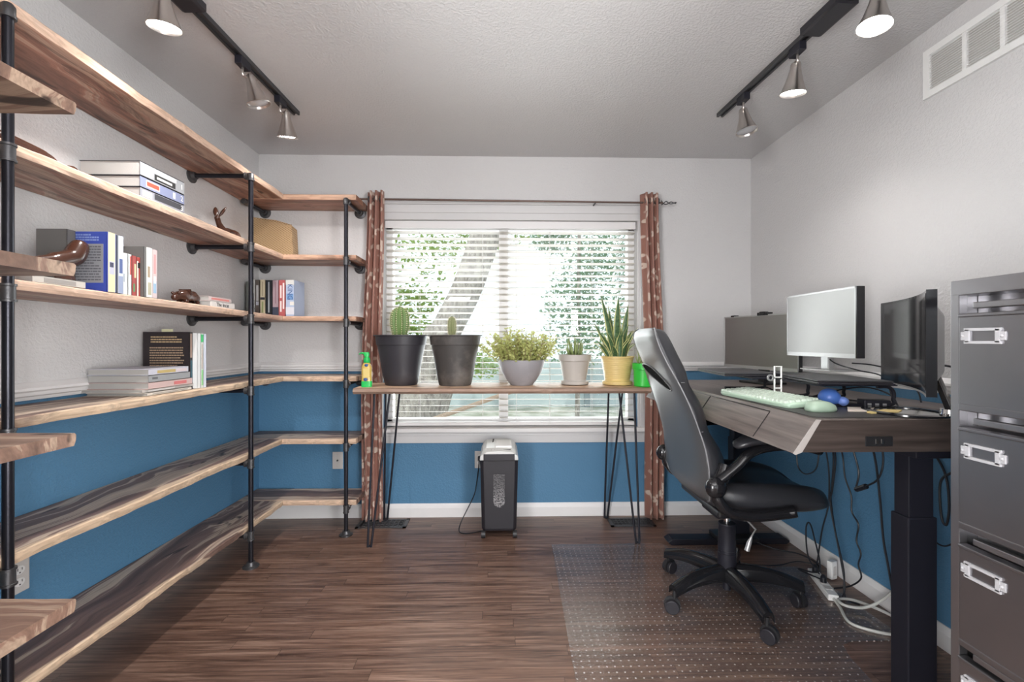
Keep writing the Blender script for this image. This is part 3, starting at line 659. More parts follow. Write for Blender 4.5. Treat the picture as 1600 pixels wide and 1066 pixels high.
# ================================================================ FIGURINES, BASKET
M['carv'] = simple('polished_ironwood', (.055, .022, .014), .22, 0, 0, 50, .6, .35)
def skin(name, joints, edges, rad, mat, parent, sub=2):
    me = bpy.data.meshes.new(name); me.from_pydata(joints, edges, []); o = bpy.data.objects.new(name, me); COL.objects.link(o); o.parent = parent
    me.materials.append(mat); sk = o.modifiers.new('skin', 'SKIN'); sk.use_smooth_shade = True
    for i, r_ in enumerate(rad): me.skin_vertices[0].data[i].radius = (r_, r_) if not isinstance(r_, tuple) else r_
    me.skin_vertices[0].data[0].use_root = True
    s_ = o.modifiers.new('sub', 'SUBSURF'); s_.levels = sub; s_.render_levels = sub; return o
# bear
t = empty('bear_figurine', (-1.43, 2.11, zl(2.11, 2)), pi/2, 'small dark polished bear carving walking on the third left shelf', 'figurine')
J = [(0, 0, .040), (-.035, 0, .045), (-.062, 0, .040), (-.085, 0, .030), (-.10, 0, .022), (.035, 0, .044), (.06, 0, .034)]
E_ = [(0, 1), (1, 2), (2, 3), (3, 4), (0, 5), (5, 6)]; R = [.027, .027, .022, .017, .010, .028, .020]
for sx_, ang in ((-.035, 1), (.04, 5)):
    for sy_ in (-.017, .017):
        i = len(J); J += [(sx_, sy_, .022), (sx_-.004, sy_*1.1, .007)]; E_ += [(ang, i), (i, i+1)]; R += [.012, .009]
skin('body', J, E_, R, M['carv'], t)
b = MB(); b.ball((-.08, -.014, .049), .0065); b.ball((-.08, .014, .049), .0065); b.build('ears', M['carv'], t, 2)
# rabbit / deer with ears
t = empty('rabbit_figurine', (-1.45, 2.45, zl(2.45, 1)), pi/2, 'dark carved rabbit with two upright ears on the second left shelf', 'figurine')
skin('body', [(0, 0, .034), (-.055, 0, .034), (-.088, 0, .068), (-.096, 0, .092), (-.112, 0, .088), (.06, 0, .036), (.10, 0, .024)], [(0, 1), (1, 2), (2, 3), (3, 4), (0, 5), (5, 6)], [.026, .022, .013, .016, .010, .029, .016], M['carv'], t)
for s_ in (-1, 1):
    MB().tube([(-.094+.003*k, s_*(.008+.0022*k), .098+.0062*k) for k in range(10)], [.006, .008, .0105, .012, .0125, .012, .011, .009, .006, .001], 10, flat=.6).build('ear', M['carv'], t, 2)
# long reclining carving, second shelf left edge
t = empty('seal_figurine', (-1.44, 1.43, zl(1.43, 1)), pi/2, 'long dark polished carving lying on the second left shelf beside the near pipe', 'figurine')
skin('body', [(0, 0, .030), (-.10, 0, .034), (-.2, 0, .028), (.05, 0, .026), (.085, 0, .015)], [(0, 1), (1, 2), (0, 3), (3, 4)], [.026, .028, .016, .021, .010], M['carv'], t)
skin('tail', [(.09, 0, .014), (.115, 0, .024), (.135, 0, .030), (.15, 0, .018)], [(0, 1), (1, 2), (2, 3)], [.008, .014, .014, .006], M['carv'], t)
# tall head carving third shelf
t = empty('seal_figurine', (-1.405, 1.515, zl(1.5, 2)), pi/2, 'dark polished carving with a raised head beside the blue book', 'figurine')
skin('body', [(-.03, 0, .085), (-.085, 0, .074), (-.16, 0, .064), (.012, 0, .105), (.030, 0, .140), (.040, 0, .165)], [(0, 1), (1, 2), (0, 3), (3, 4), (4, 5)], [.030, .022, .008, .034, .030, .022], M['carv'], t)
MB().loft([sring(-.02, 0, 0, .05, .025, 16, 2), sring(-.02, 0, .03, .035, .016, 16, 2), sring(-.015, 0, .062, .025, .013, 16, 2)]).build('foot', M['carv'], t, 2)
# woven basket
def weavemat():
    m = NT('woven_cane'); p = m.pos(obj=True); s_ = m.sep(p)
    a = m.math('SINE', m.math('MULTIPLY', s_[0], 300)); c = m.math('SINE', m.math('MULTIPLY', s_[2], 420)); f = m.math('MULTIPLY', a, c)
    m.color(m.ramp(m.math('ADD', m.math('MULTIPLY', f, .5), .5), [(.1, (.26, .16, .08)), (.6, (.48, .33, .18))])); m.set(Roughness=.6); m.bump(f, .6, .002); return m.mat
M['weave'] = weavemat()
t = empty('woven_basket', (-1.475, 2.99, ZT[1]), 0, 'tan woven cane basket tipped on its side in the shelf corner', 'basket', rot=(radians(-8), 0, radians(-4)))
b = MB()
def tr(y, s_, off=0): return [(-.150*s_-.005, y, .002), (.150*s_, y, .002), (.125*s_, y, .205), (.02, y, .235), (-.15*s_, y, .262)]
b.loft([tr(-.055, 1), tr(-.050, 1.02), tr(.03, .96)]); b.build('basket_body', M['weave'], t, bevel=.004)
b = MB(); pts = tr(-.055, 1.0); b.tube(pts+[pts[0]], .005, 8); b.build('rim', M['weave'], t, True)

# ================================================================ TRACK LIGHTS
def track(x0, x1, y0, y1, heads, lab, cy):
    t = empty('track_rail', ((x0+x1)/2, (y0+y1)/2, H), 0, lab, 'track light rail', 'black ceiling light tracks')
    ang = atan2(x1-x0, y1-y0); b = MB(); L = hypot(x1-x0, y1-y0)
    ex, ey = sin(ang), cos(ang); nx, ny = cos(ang), -sin(ang)
    def q(a, s_, z): return (x0+ex*a+nx*s_, y0+ey*a+ny*s_, z)
    prof = [(-.018, 0), (-.018, -.020), (-.008, -.020), (-.008, -.012), (.008, -.012), (.008, -.020), (.018, -.020), (.018, 0)]
    b.loft([[q(0, s_, H+z) for s_, z in prof], [q(L, s_, H+z) for s_, z in prof]]); b.build('rail', simple('track_metal', (.075, .075, .08), .35, .6), t, world=True)
    a = cy-y0; b = MB()
    b.loft([[q(a-.16, s_, H+z) for s_, z in ((-.045, 0), (-.045, -.026), (-.035, -.03), (.035, -.03), (.045, -.026), (.045, 0))], [q(a+.02, s_, H+z) for s_, z in ((-.045, 0), (-.045, -.026), (-.035, -.03), (.035, -.03), (.045, -.026), (.045, 0))]])
    b.build('power_feed', M['char'], t, world=True)
    for (y, tilt, az, lit, hl) in heads:
        a = y-y0; px, py, pz = q(a, 0, H-.02)
        h = empty('spot_head', (px, py, pz), 0, hl, 'spotlight', 'nickel bell-shaped track spotlights')
        MB().box((-.016, -.035, -.034), (.016, .035, .004)).build('track_adapter', M['mattblk'], h, bevel=.003)
        MB().tube(smoothpath([(0, 0, -.034), (0, 0, -.060), (.004, .010, -.068), (.012, .028, -.066)]), .005, 8).build('stem', M['steel'], h, True)
        R_ = Matrix.Rotation(az, 3, 'Z') @ Matrix.Rotation(tilt, 3, 'X'); c = Vector((.014, .030, -.055))
        MB().lathe([(0, .012), (.006, .010), (.008, .004), (.017, .002), (.020, -.004), (.021, -.022), (.026, -.045), (.036, -.080), (.048, -.112), (.052, -.120), (.050, -.121), (.046, -.113), (.034, -.080), (.018, -.05)], c, 28, R_).build('bell_shade', M['steel'], h, True)
        MB().lathe([(0, -.1195), (.02, -.118), (.038, -.115), (.0455, -.112)], c, 24, R_).build('bulb', M['bulb'] if lit else M['bulboff'], h, True)
        if lit:
            ld = bpy.data.lights.new('bulb_light', 'SPOT'); ld.energy = SPOT_W*((1.2 if y > 2.2 else 2.5) if x1 < 0 else (.2 if y < 1.6 else .9)); ld.spot_size = radians(128); ld.spot_blend = 1.0; ld.shadow_soft_size = .022; ld.color = (1, .96, .93)
            lo = bpy.data.objects.new('bulb_light', ld); COL.objects.link(lo); lo.parent = h
            lo.location = c+R_ @ Vector((0, 0, -.128)); lo.rotation_euler = R_.to_euler()
track(-1.165, -1.12, 1.0, 2.51, [(1.52, .12, .3, True, 'lit spotlight nearest the camera on the left track'), (2.02, .3, -1.0, False, 'unlit spotlight in the middle of the left track'), (2.34, .25, .2, True, 'lit spotlight at the far end of the left track')], 'black ceiling track above the shelves on the left', 1.70)
track(1.285, 1.20, 1.0, 2.48, [(1.48, .16, 1.9, True, 'lit spotlight nearest the camera on the right track'), (1.875, .15, .1, True, 'lit spotlight in the middle of the right track'), (2.26, -.16, .6, False, 'unlit spotlight at the far end of the right track')], 'black ceiling track above the desk on the right', 1.78)

# ================================================================ PLANT TABLE
pt = empty('plant_table', (0, 2.8, 0), 0, 'narrow live-edge wooden table on black hairpin legs under the window', 'table')
rings = []
for i in range(61):
    x = -.848+1.716*i/60; w1 = .012*noise.noise(Vector((x*5, 3, 0)))+.005*noise.noise(Vector((x*22, 5, 0))); w2 = .015*noise.noise(Vector((x*4, 8, 0)))
    k = .006*noise.noise(Vector((x*14, 1, 2)))
    rings.append([(x, 2.955+w2, .884), (x, 2.965+w2, .918), (x, 2.632+w1, .918), (x, 2.617+w1+k, .912), (x, 2.612+w1-k, .898), (x, 2.625+w1+k, .884)])
MB().loft(rings).build('live_edge_top', M['slab'], pt, True, world=True, ang=25)
def hairpin(ax, ay, fx, fy, spread):
    b = MB()
    for r_ in ((ax-spread, ay), (ax+spread, ay)):
        pass
    b.tube(smoothpath([(ax-spread, ay, .882), (fx-.012, fy, .05), (fx-.006, fy, .010), (fx, fy, .006), (fx+.006, fy, .010), (fx+.012, fy, .05), (ax+spread, ay+.0, .882)], 5), .0065, 10)
    b.box((ax-spread-.025, ay-.03, .879), (ax+spread+.025, ay+.03, .884))
    b.build('hairpin_leg', M['mattblk'], pt, True, world=True)
hairpin(-.705, 2.70, -.760, 2.645, .045); hairpin(-.69, 2.90, -.765, 3.03, .045)
hairpin(.745, 2.70, .795, 2.655, .045); hairpin(.73, 2.90, .700, 3.03, .045)

# ================================================================ POTS AND PLANTS
M['soil'] = simple('potting_soil', (.035, .025, .018), .9, 0, 1, 80)
def potmat(name, c, r=.5, dirt=None, f0=.55):
    m = NT(name); p = m.pos(obj=True); f = m.noise(p, 6, 5, .6)
    m.color(m.mix(m.ramp(f, [(f0, (0, 0, 0)), (f0+.2, (1, 1, 1))]), c, dirt or tuple(x*1.2 for x in c))); m.set(Roughness=r); return m.mat
PZ = .9185
def pot(loc, prof, mat, label, hz, sr, name='plant_pot', cat='plant pot'):
    t = empty(name, loc, 0, label, cat); MB().lathe(prof, (0, 0, 0), 48).build('pot', mat, t, True)
    MB().lathe([(0, hz), (sr, hz)], (0, 0, 0), 32).build('soil', M['soil'], t, True); return t
bp = [(0, 0), (.094, 0), (.098, .004), (.112, .06), (.113, .066), (.140, .235), (.142, .243), (.150, .246), (.156, .298), (.166, .300), (.166, .306), (.152, .306), (.146, .25), (.10, .02), (0, .015)]
def cactusmat(name, c, ridge):
    m = NT(name); p = m.pos(obj=True); f = m.noise(p, 40, 2); m.color(m.mix(f, tuple(x*.75 for x in c), c)); m.set(Roughness=.5); return m.mat
M['cac'] = cactusmat('cactus_skin', (.16, .26, .08), 1); M['cac2'] = cactusmat('cactus_skin_pale', (.24, .28, .12), 1)
M['spine'] = simple('cactus_spines', (.68, .62, .42), .6)
def cactus(t, z0, h, r0, ribs, mat, k=1, x=0):
    rings = []; n = ribs*6; prof = []
    for i in range(17):
        u = i/16; rr = r0*(.62+.38*min(1, u*2.2)) if u < .6 else r0*sqrt(max(0, 1-((u-.6)/.4)**2.3)); prof.append((max(rr, .001), z0+h*u))
    for rr, z in prof:
        rings.append([(x+rr*(1+.13*cos(ribs*2*pi*j/n))*cos(2*pi*j/n), rr*(1+.13*cos(ribs*2*pi*j/n))*sin(2*pi*j/n), z) for j in range(n)])
    MB().loft(rings).build('cactus_stem', mat, t, 2)
    b = MB(); rg = random.Random(3)
    for j in range(ribs):
        a = 2*pi*j/ribs
        for i in range(2, 16):
            rr, z = prof[i]; rr *= 1.13
            b.ball((x+rr*cos(a), rr*sin(a), z), .0026*k, 6, 4)
            for _ in range(5):
                da = a+rg.uniform(-.7, .7); dz = rg.uniform(-.7, .8); p0 = Vector((x+rr*cos(a), rr*sin(a), z)); d = Vector((cos(da), sin(da), dz)).normalized()*.011*k
                b.tube([p0, p0+d], [.0006*k, .0001], 3)
    b.build('spines', M['spine'], t)
M['potblk'] = potmat('black_nursery_pot', (.030, .028, .035), .5, (.06, .055, .06)); M['potdust'] = potmat('dusty_black_pot', (.05, .045, .043), .55, (.13, .115, .105), .45)
t = pot((-.622, 2.835, PZ), bp, M['potblk'], 'clean black plastic pot with the larger round ribbed cactus, leftmost on the table', .275, .148, 'potted_cactus', 'cactus')
cactus(t, .272, .212, .052, 11, M['cac'], 1.15, -.01)
o = pot((-.286, 2.802, PZ), bp, M['potdust'], 'dusty black plastic pot with a small thin cactus, second from left on the table', .275, .148, 'potted_cactus', 'cactus')
cactus(o, .272, .15, .023, 13, M['cac2'], .8, -.02)
# leaves helper
def leafmat(name, c1, c2, tr=.35):
    m = NT(name); oi = m.noise(m.pos(), 60, 2); m.color(m.mix(oi, c1, c2)); m.set(Roughness=.45)
    t_ = m.n('ShaderNodeBsdfTranslucent'); t_.inputs[0].default_value = (*[min(1, x*1.15) for x in c2], 1)
    mx = m.n('ShaderNodeMixShader'); mx.inputs[0].default_value = tr; m.l(m.b.outputs[0], mx.inputs[1]); m.l(t_.outputs[0], mx.inputs[2]); m.l(mx.outputs[0], m.out.inputs[0]); return m.mat
def leaf(b, p, d, up, L, w):
    d = d.normalized(); s_ = d.cross(up)
    if s_.length < 1e-4: s_ = Vector((1, 0, 0))
    s_.normalize(); u_ = s_.cross(d)
    b.add([p, p+d*L*.45+s_*w+u_*w*.3, p+d*L, p+d*L*.45-s_*w+u_*w*.3, p+d*L*.5-u_*w*.1], [(0, 1, 4), (1, 2, 4), (2, 3, 4), (3, 0, 4)])
M['bush'] = leafmat('oregano_leaf', (.36, .40, .12), (.64, .66, .30)); M['stemg'] = simple('green_stem', (.24, .15, .08), .6)
M['potgrey'] = potmat('grey_bowl', (.27, .26, .275), .5); M['potbeige'] = potmat('beige_pot', (.42, .39, .36), .5)
t = pot((.122, 2.80, PZ), [(0, 0), (.068, 0), (.072, .006), (.095, .035), (.125, .085), (.139, .13), (.141, .155), (.135, .155), (.12, .09), (.06, .01), (0, .01)], M['potgrey'], 'round grey bowl planter overflowing with a small-leaved bushy herb', .13, .134, 'potted_herb', 'potted plant')
b = MB(); sb = MB(); rg = random.Random(5)
for i in range(135):
    a = rg.uniform(0, 2*pi); r_ = .13*sqrt(rg.random()); x, y = r_*cos(a), r_*sin(a)
    hh = rg.uniform(.10, .22)*(1-.3*(r_/.13)**2) + (.045 if rg.random() < .08 else 0)
    top = Vector((x*1.7+rg.uniform(-.055, .04), y*1.2+rg.uniform(-.04, .04), .13+hh)); base = Vector((x, y, .125))
    bow = Vector((rg.uniform(-.02, .02), rg.uniform(-.02, .02), .01))
    pt_ = lambda k: base.lerp(top, k)+bow*sin(pi*k)
    sb.tube([pt_(k/5) for k in range(6)], .0010, 4)
    for k in range(2, 12):
        for q in range(2):
            p = pt_(k/11)+Vector((rg.uniform(-.011, .011), rg.uniform(-.011, .011), rg.uniform(-.006, .006)))
            leaf(b, p, Vector((rg.uniform(-1, 1), rg.uniform(-1, 1), rg.uniform(-.7, .7))), Vector((rg.uniform(-.6, .6), -.6, 1)), rg.uniform(.014, .021), rg.uniform(.008, .0115))
b.build('foliage', M['bush'], t); sb.build('stems', M['stemg'], t)
M['aloe'] = leafmat('aloe_leaf', (.20, .26, .08), (.38, .46, .20), .2)
t = pot((.453, 2.82, PZ), [(0, 0), (.068, 0), (.085, .004), (.086, .022), (.074, .024), (.070, .03), (.092, .145), (.100, .148), (.103, .185), (.098, .186), (.090, .15), (.06, .02), (0, .02)], M['potbeige'], 'beige plastic pot with a small upright aloe', .165, .094, 'potted_aloe', 'potted plant')
b = MB(); rg = random.Random(8)
for i in range(26):
    a = rg.uniform(0, 2*pi); l = rg.uniform(.085, .14); d = rg.uniform(.02, .045); r0 = rg.uniform(0, .03)
    p0 = Vector((r0*cos(a)+.0, r0*sin(a), .16)); p1 = p0+Vector((d*cos(a), d*sin(a), l)); mid = p0.lerp(p1, .5)+Vector((.005*cos(a), .005*sin(a), -.002))
    b.tube([p0, mid, p1], [.0075, .006, .0008], 6, flat=.6)
b.build('leaves', M['aloe'], t, 2)
def yellowpot():
    m = NT('yellow_ribbed_pot'); s_ = m.sep(m.pos(obj=True)); w = m.math('SINE', m.math('MULTIPLY', s_[2], 560)); m.color((.70, .53, .22)); m.set(Roughness=.4); m.bump(w, .35, .0015); return m.mat
M['potyel'] = yellowpot()
t = pot((.713, 2.80, PZ), [(0, 0), (.080, 0), (.090, .004), (.092, .022), (.080, .025), (.076, .03), (.098, .165), (.103, .166), (.104, .176), (.098, .176), (.09, .15), (.06, .02), (0, .02)], M['potyel'], 'yellow ribbed pot with a tall variegated snake plant', .155, .094, 'potted_snake_plant', 'potted plant')
def snakemat():
    m = NT('snake_plant_leaf'); p = m.pos(uv=True); s_ = m.sep(p); e = m.math('ABSOLUTE', m.math('SUBTRACT', s_[0], .5))
    band = m.noise(m.pos(uv=True, scale=(1, 14, 1)), 2, 3, .6, .8)
    g = m.ramp(band, [(.35, (.03, .075, .03)), (.6, (.09, .17, .07))])
    m.color(m.mix(m.ramp(e, [(.33, (0, 0, 0)), (.37, (1, 1, 1))]), g, (.62, .62, .26))); m.set(Roughness=.35); return m.mat
M['snake'] = snakemat()
def blades(name, t, specs, mat):
    vs, fs, uvs = [], [], []
    for (x, y, z0, dx, dy, h, w, fold, face, curl) in specs:
        n = 10; base = len(vs); s_ = Vector((cos(face), sin(face), 0)); nn = Vector((-sin(face), cos(face), 0))
        for i in range(n+1):
            u = i/n; c = Vector((x+dx*u**1.5, y+dy*u**1.5, z0+h*(u-curl*u*u*.5)))
            ww = 1.3*w*(min(1, .55+u*1.6) if u < .4 else (1-((u-.4)/.6)**2.2)) ; ww = max(ww, .0006); tw = s_*cos(u*.6)+nn*sin(u*.6)*.5
            for q in (-1, -.4, .4, 1):
                vs.append(tuple(c+tw*ww*q+nn*fold*abs(q)*ww)); uvs.append(((q+1)/2, u))
        for i in range(n):
            for j in range(3): k = base+i*4+j; fs.append((k, k+1, k+5, k+4))
    me = bpy.data.meshes.new(name); me.from_pydata(vs, [], fs); uv = me.uv_layers.new(name='UVMap')
    for lp in me.loops: uv.data[lp.index].uv = uvs[lp.vertex_index]
    me.materials.append(mat); me.polygons.foreach_set('use_smooth', [True]*len(me.polygons)); o = bpy.data.objects.new(name, me); COL.objects.link(o); o.parent = t
    sd_ = o.modifiers.new('s', 'SOLIDIFY'); sd_.thickness = .0018; return o
rg = random.Random(12); sp = [(-.02, 0, .15, -.085, -.02, .40, .017, .4, .1, 0), (.0, .01, .15, .012, 0, .395, .020, .3, 0, 0), (-.01, .02, .15, -.035, .02, .34, .015, .4, .2, 0), (.03, 0, .15, .04, 0, .345, .017, .4, -.3, 0),
      (-.03, 0, .15, -.02, 0, .29, .016, .4, .2, 0), (-.04, .02, .15, -.10, 0, .235, .013, .5, .3, 0), (.015, -.02, .15, .045, -.02, .22, .014, .5, -.2, 0), (-.02, -.03, .15, -.12, -.03, .20, .015, .5, .2, .1)]
for i in range(30):
    a = rg.uniform(0, 2*pi); r_ = rg.uniform(.02, .07); sp.append((r_*cos(a), r_*sin(a), .15, rg.uniform(.03, .105)*cos(a)*1.25, rg.uniform(.02, .07)*sin(a), rg.uniform(.10, .23), rg.uniform(.011, .018), .5, a+pi/2+rg.uniform(-.5, .5), rg.uniform(0, .5)))
blades('leaves', t, sp, M['snake'])
M['potgrn'] = simple('bright_green_pot', (.03, .50, .05), .4)
t = pot((.842, 2.684, PZ), [(0, 0), (.050, 0), (.056, .006), (.058, .10), (.064, .102), (.066, .138), (.061, .138), (.056, .10), (.045, .01), (0, .01)], M['potgrn'], 'small bright green pot with thin mixed succulents beside the chair', .12, .060, 'potted_succulent', 'potted plant')
b = MB(); b.tube([(.012, .0, .11), (.014, .0, .21), (.012, .004, .29)], [.007, .007, .004], 8); b.tube([(-.03, 0, .12), (-.028, 0, .18), (-.04, 0, .22)], [.004, .0035, .001], 6)
for a in range(9): b.tube([(-.02+.01*cos(a), .01*sin(a), .12), (-.02+.04*cos(a*.9), .03*sin(a*1.3), .16+.008*a)], [.004, .001], 5)
rg = random.Random(4)
for i in range(60): leaf(b, Vector((rg.uniform(-.035, .045), rg.uniform(-.03, .03), rg.uniform(.13, .24))), Vector((rg.uniform(-1, 1), rg.uniform(-1, 1), rg.uniform(-.2, 1))), Vector((0, 0, 1)), .022, .005)
b.build('leaves', M['aloe'], t)
# pump bottle
t = empty('spray_bottle', (-.792, 2.69, .9185), radians(8), 'green and amber pump bottle beside the leftmost pot', 'bottle')
M['grn'] = simple('bright_green_plastic', (.02, .48, .10), .35); M['amber'] = simple('amber_liquid', (.58, .40, .10), .2); M['bluel'] = simple('label_blue', (.03, .08, .25), .4); M['lab'] = simple('label_yellow', (.68, .52, .18), .4)
MB().loft([sring(0, 0, 0, .030, .02, 24, 3), sring(0, 0, .025, .031, .021, 24, 3), sring(0, 0, .035, .030, .021, 24, 3)]).build('foot', M['grn'], t, True)
MB().loft([sring(0, 0, .035, .030, .021, 24, 3), sring(0, 0, .07, .028, .020, 24, 3), sring(0, 0, .115, .029, .021, 24, 3), sring(0, 0, .135, .022, .018, 24, 2.5), sring(0, 0, .145, .014, .014, 24, 2)]).build('body', M['amber'], t, True)
b = MB().box((-.018, -.0225, .055), (.018, -.0195, .11)); b.build('label', M['lab'], t, bevel=.002)
MB().ball((-.004, -.0225, .045), .012, sc=(1, .2, .8)).build('emblem', M['bluel'], t, 2)
MB().ball((0, -.019, .128), .011, sc=(1, .3, .8)).build('badge', M['bluel'], t, 2)
MB().lathe([(.017, .142), (.019, .145), (.019, .168), (.012, .172), (.012, .180), (0, .182)], (0, 0, 0), 20).build('collar', M['grn'], t, True)
b = MB(); b.loft([sring(.0, 0, .180, .014, .012, 16, 3), sring(-.002, 0, .195, .018, .013, 16, 3), sring(-.004, 0, .204, .016, .011, 16, 3)]); b.tube([(-.01, 0, .197), (-.032, 0, .199), (-.044, 0, .192)], [.007, .005, .003], 8); b.build('pump_head', M['grn'], t, True)

# ================================================================ SHREDDER
sh = empty('paper_shredder', (-.016, 2.86, 0), 0, 'black paper shredder with a silver head standing under the window', 'paper shredder')
def rr_(z, hx, hy0, hy1): return [(-hx, hy0+.02, z), (-hx+.02, hy0, z), (hx-.02, hy0, z), (hx, hy0+.02, z), (hx, hy1, z), (-hx, hy1, z)]
MB().loft([rr_(.045, .100, -.12, .12), rr_(.06, .105, -.125, .125), rr_(.47, .115, -.13, .13), rr_(.475, .112, -.128, .13)]).build('bin', M['char'], sh, bevel=.005)
b = MB(); hw, z0, z1 = .034, .19, .39
pts = [(-hw, z1), (-hw, z0+hw)]+[(-hw*cos(a), z0+hw-hw*sin(a)) for a in [pi*k/12 for k in range(1, 12)]]+[(hw, z0+hw), (hw, z1)]
b.prism(pts, -.1325, -.118, 1)
m_ = NT('shredded_paper_window'); p = m_.pos(obj=True); z_ = m_.sep(p)[2]; f = m_.noise(p, 130, 3, .7); hi = m_.ramp(z_, [(.2, (1, 1, 1)), (.33, (.25, .25, .25))])
m_.color(m_.mix(m_.math('MULTIPLY', m_.ramp(f, [(.42, (0, 0, 0)), (.62, (1, 1, 1))]), hi), (.05, .05, .055), (.34, .33, .34))); m_.set(Roughness=.15); M['shredwin'] = m_.mat
b.build('bin_window', M['shredwin'], sh)
b = MB(); prof = [(-.118, .474), (-.114, .50), (-.100, .528), (-.078, .545), (0, .550), (.078, .545), (.100, .528), (.114, .50), (.118, .474)]
b.loft([[(x*.98, -.138, z-.022 if z > .5 else z) for x, z in prof], [(x, -.10, z-.006) for x, z in prof], [(x, .10, z+.004) for x, z in prof], [(x, .13, z-.01) for x, z in prof]])
b.build('head', M['steel'] if False else simple('silver_plastic', (.62, .63, .62), .3, .2), sh, bevel=.003)
MB().box((-.094, -.1405, .470), (.094, -.132, .512)).build('front_lip', M['char'], sh, bevel=.004)
b = MB(); b.add([(-.05, -.125, .5325), (-.043, -.125, .5325), (-.032, .09, .5545), (-.042, .09, .5545)], [(0, 1, 2, 3)]); b.box((-.03, -.118, .5285), (.07, -.110, .535)); b.build('feed_slot', M['blk'], sh)
b = MB(); b.box((-.026, -.10, .535), (.078, .07, .5525)); b.build('top_panel', M['white'], sh, bevel=.008)
for x in (-.095, .095):
    for y in (-.11, .10):
        w = MB().tube([(x-.012, y, .022), (x+.012, y, .022)], .022, 16).build('caster', M['blk'], sh, True)
b = MB(); b.tube(smoothpath([(-.115, .02+.12, .31), (-.135, .215, .40), (-.14, .215, .33), (-.155, .20, .22), (-.16, .16, .19), (-.175, .1, .16), (-.25, .02, .02), (-.22, -.06, .006), (-.10, -.02, .006), (-.06, .0, .03)]), .0035, 6)
b.box((-.145, .20, .385), (-.120, .218, .412)); b.build('power_cord', M['cord'], sh, True)

# ================================================================ DESK
DZ, DY0, DY1 = .948, 1.368, 2.79
dk = empty('standing_desk', (1.33, 2.08, 0), 0, 'grey oak standing desk on black lifting legs along the right wall', 'desk')
XF, XBk = .962, 1.690
MB().prism([(XF, DZ), (XBk, DZ), (XBk, DZ-.10), (XF-.06, DZ-.10), (XF-.064, DZ-.108), (XF-.072, DZ-.104)], DY0+.004, DY1, 1).build('desk_top', M['desk'], dk, bevel=.0015, world=True)
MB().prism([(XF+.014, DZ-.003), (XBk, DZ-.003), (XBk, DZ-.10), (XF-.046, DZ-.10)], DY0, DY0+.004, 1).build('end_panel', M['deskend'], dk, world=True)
MB().prism([(XF, DZ), (XF+.014, DZ-.001), (XF-.046, DZ-.100), (XF-.066, DZ-.108), (XF-.072, DZ-.104)], DY0, DY0+.0045, 1).build('end_banding', M['deskedge'], dk, world=True)
# drawers on the bevelled front face
def onface(u, y, off): # u 0 top .. 1 bottom
    return (XF-.072*u-off*.82, y, DZ-.104*u+off*.57)
for y0, y1 in ((1.60, 2.05), (2.06, 2.52)):
    b = MB(); rings = []
    vs = [onface(.12, y0, .0015), onface(.12, y1, .0015), onface(.95, y1, .0015), onface(.95, y0, .0015), onface(.12, y0, -.002), onface(.12, y1, -.002), onface(.95, y1, -.002), onface(.95, y0, -.002)]
    b.add(vs, [(0,1,2,3),(7,6,5,4),(0,4,5,1),(1,5,6,2),(2,6,7,3),(3,7,4,0)]); d_ = b.build('drawer', M['desk'], dk, world=True, bevel=.0008)
    b = MB()
    for (u0, ya, u1, yb2) in ((.12, y0-.002, .95, y0-.002), (.12, y1+.002, .95, y1+.002), (.10, y0, .10, y1)):
        b.tube([onface(u0, ya, .0006), onface(u1, yb2, .0006)], .0016, 5)
    g_ = b.build('reveal_gap', M['blk'], dk, world=True)
b = MB().box((1.112, DY0-.003, .866), (1.196, DY0+.001, .896)); b.build('usb_port_panel', M['blk'], dk, world=True, bevel=.001)
b = MB()
for x in (1.142, 1.160): b.box((x, DY0-.0045, .874), (x+.008, DY0-.0028, .888))
b.build('usb_ports', M['steel'], dk, world=True)
for y in (1.465, 2.66):
    cx = 1.352 if y < 2 else 1.40
    lg = MB(); lg.box((cx-.048, y-.034, .035), (cx+.048, y+.034, .62)); L_ = lg.build('leg_outer_column', M['mattblk'], dk, bevel=.004, world=True)
    MB().box((cx-.041, y-.028, .60), (cx+.041, y+.028, .84)).build('leg_inner_column', M['mattblk'], dk, bevel=.003, world=True)
    MB().prism([(.985, .0), (.965, .018), (.99, .036), (1.66, .036), (1.685, .018), (1.665, .0)], y-.04, y+.04, 1).build('foot', M['mattblk'], dk, bevel=.004, world=True)
MB().box((1.31, 1.41, .815), (1.45, 2.70, .839)).build('crossbar', M['mattblk'], dk, bevel=.003, world=True)
t = tag(MB().prism([(.975, 1.405), (1.02, 1.392), (1.33, 1.392), (1.345, 1.40), (1.345, 2.0), (.99, 2.02), (.975, 2.0)], DZ+.0005, DZ+.0028).build('desk_mat', simple('dark_desk_pad', (.045, .042, .042), .5, 0, .3, 400)), 'thin dark desk pad under the keyboard and mouse', 'desk pad')
# keyboard
M['mint'] = simple('mint_plastic', (.50, .66, .52), .4, var=.03); M['key'] = simple('mint_keycap', (.66, .76, .66), .45, var=.03); M['mouse'] = simple('sage_plastic', (.38, .50, .39), .35)
kb = empty('keyboard', (1.06, 1.80, DZ+.003), radians(-86), 'mint green keyboard with pale keys on the desk pad', 'keyboard', rot=(radians(4.5), 0, radians(-86)))
MB().loft([sring(0, .0, .003, .218, .073, 32, 9), sring(0, .0, .010, .222, .077, 32, 9), sring(0, 0, .019, .222, .077, 32, 9), sring(0, 0, .021, .219, .074, 32, 9)]).build('case', M['mint'], kb, True, bevel=.001)
b = MB()
rowsk = [[1]*15, [1]*13+[2], [1.5]+[1]*12+[1.5], [1.75]+[1]*11+[2.25], [2.25]+[1]*10+[2.75], [1.25, 1.25, 1.25, 6.25, 1.25, 1.25, 1, 1, 1]]
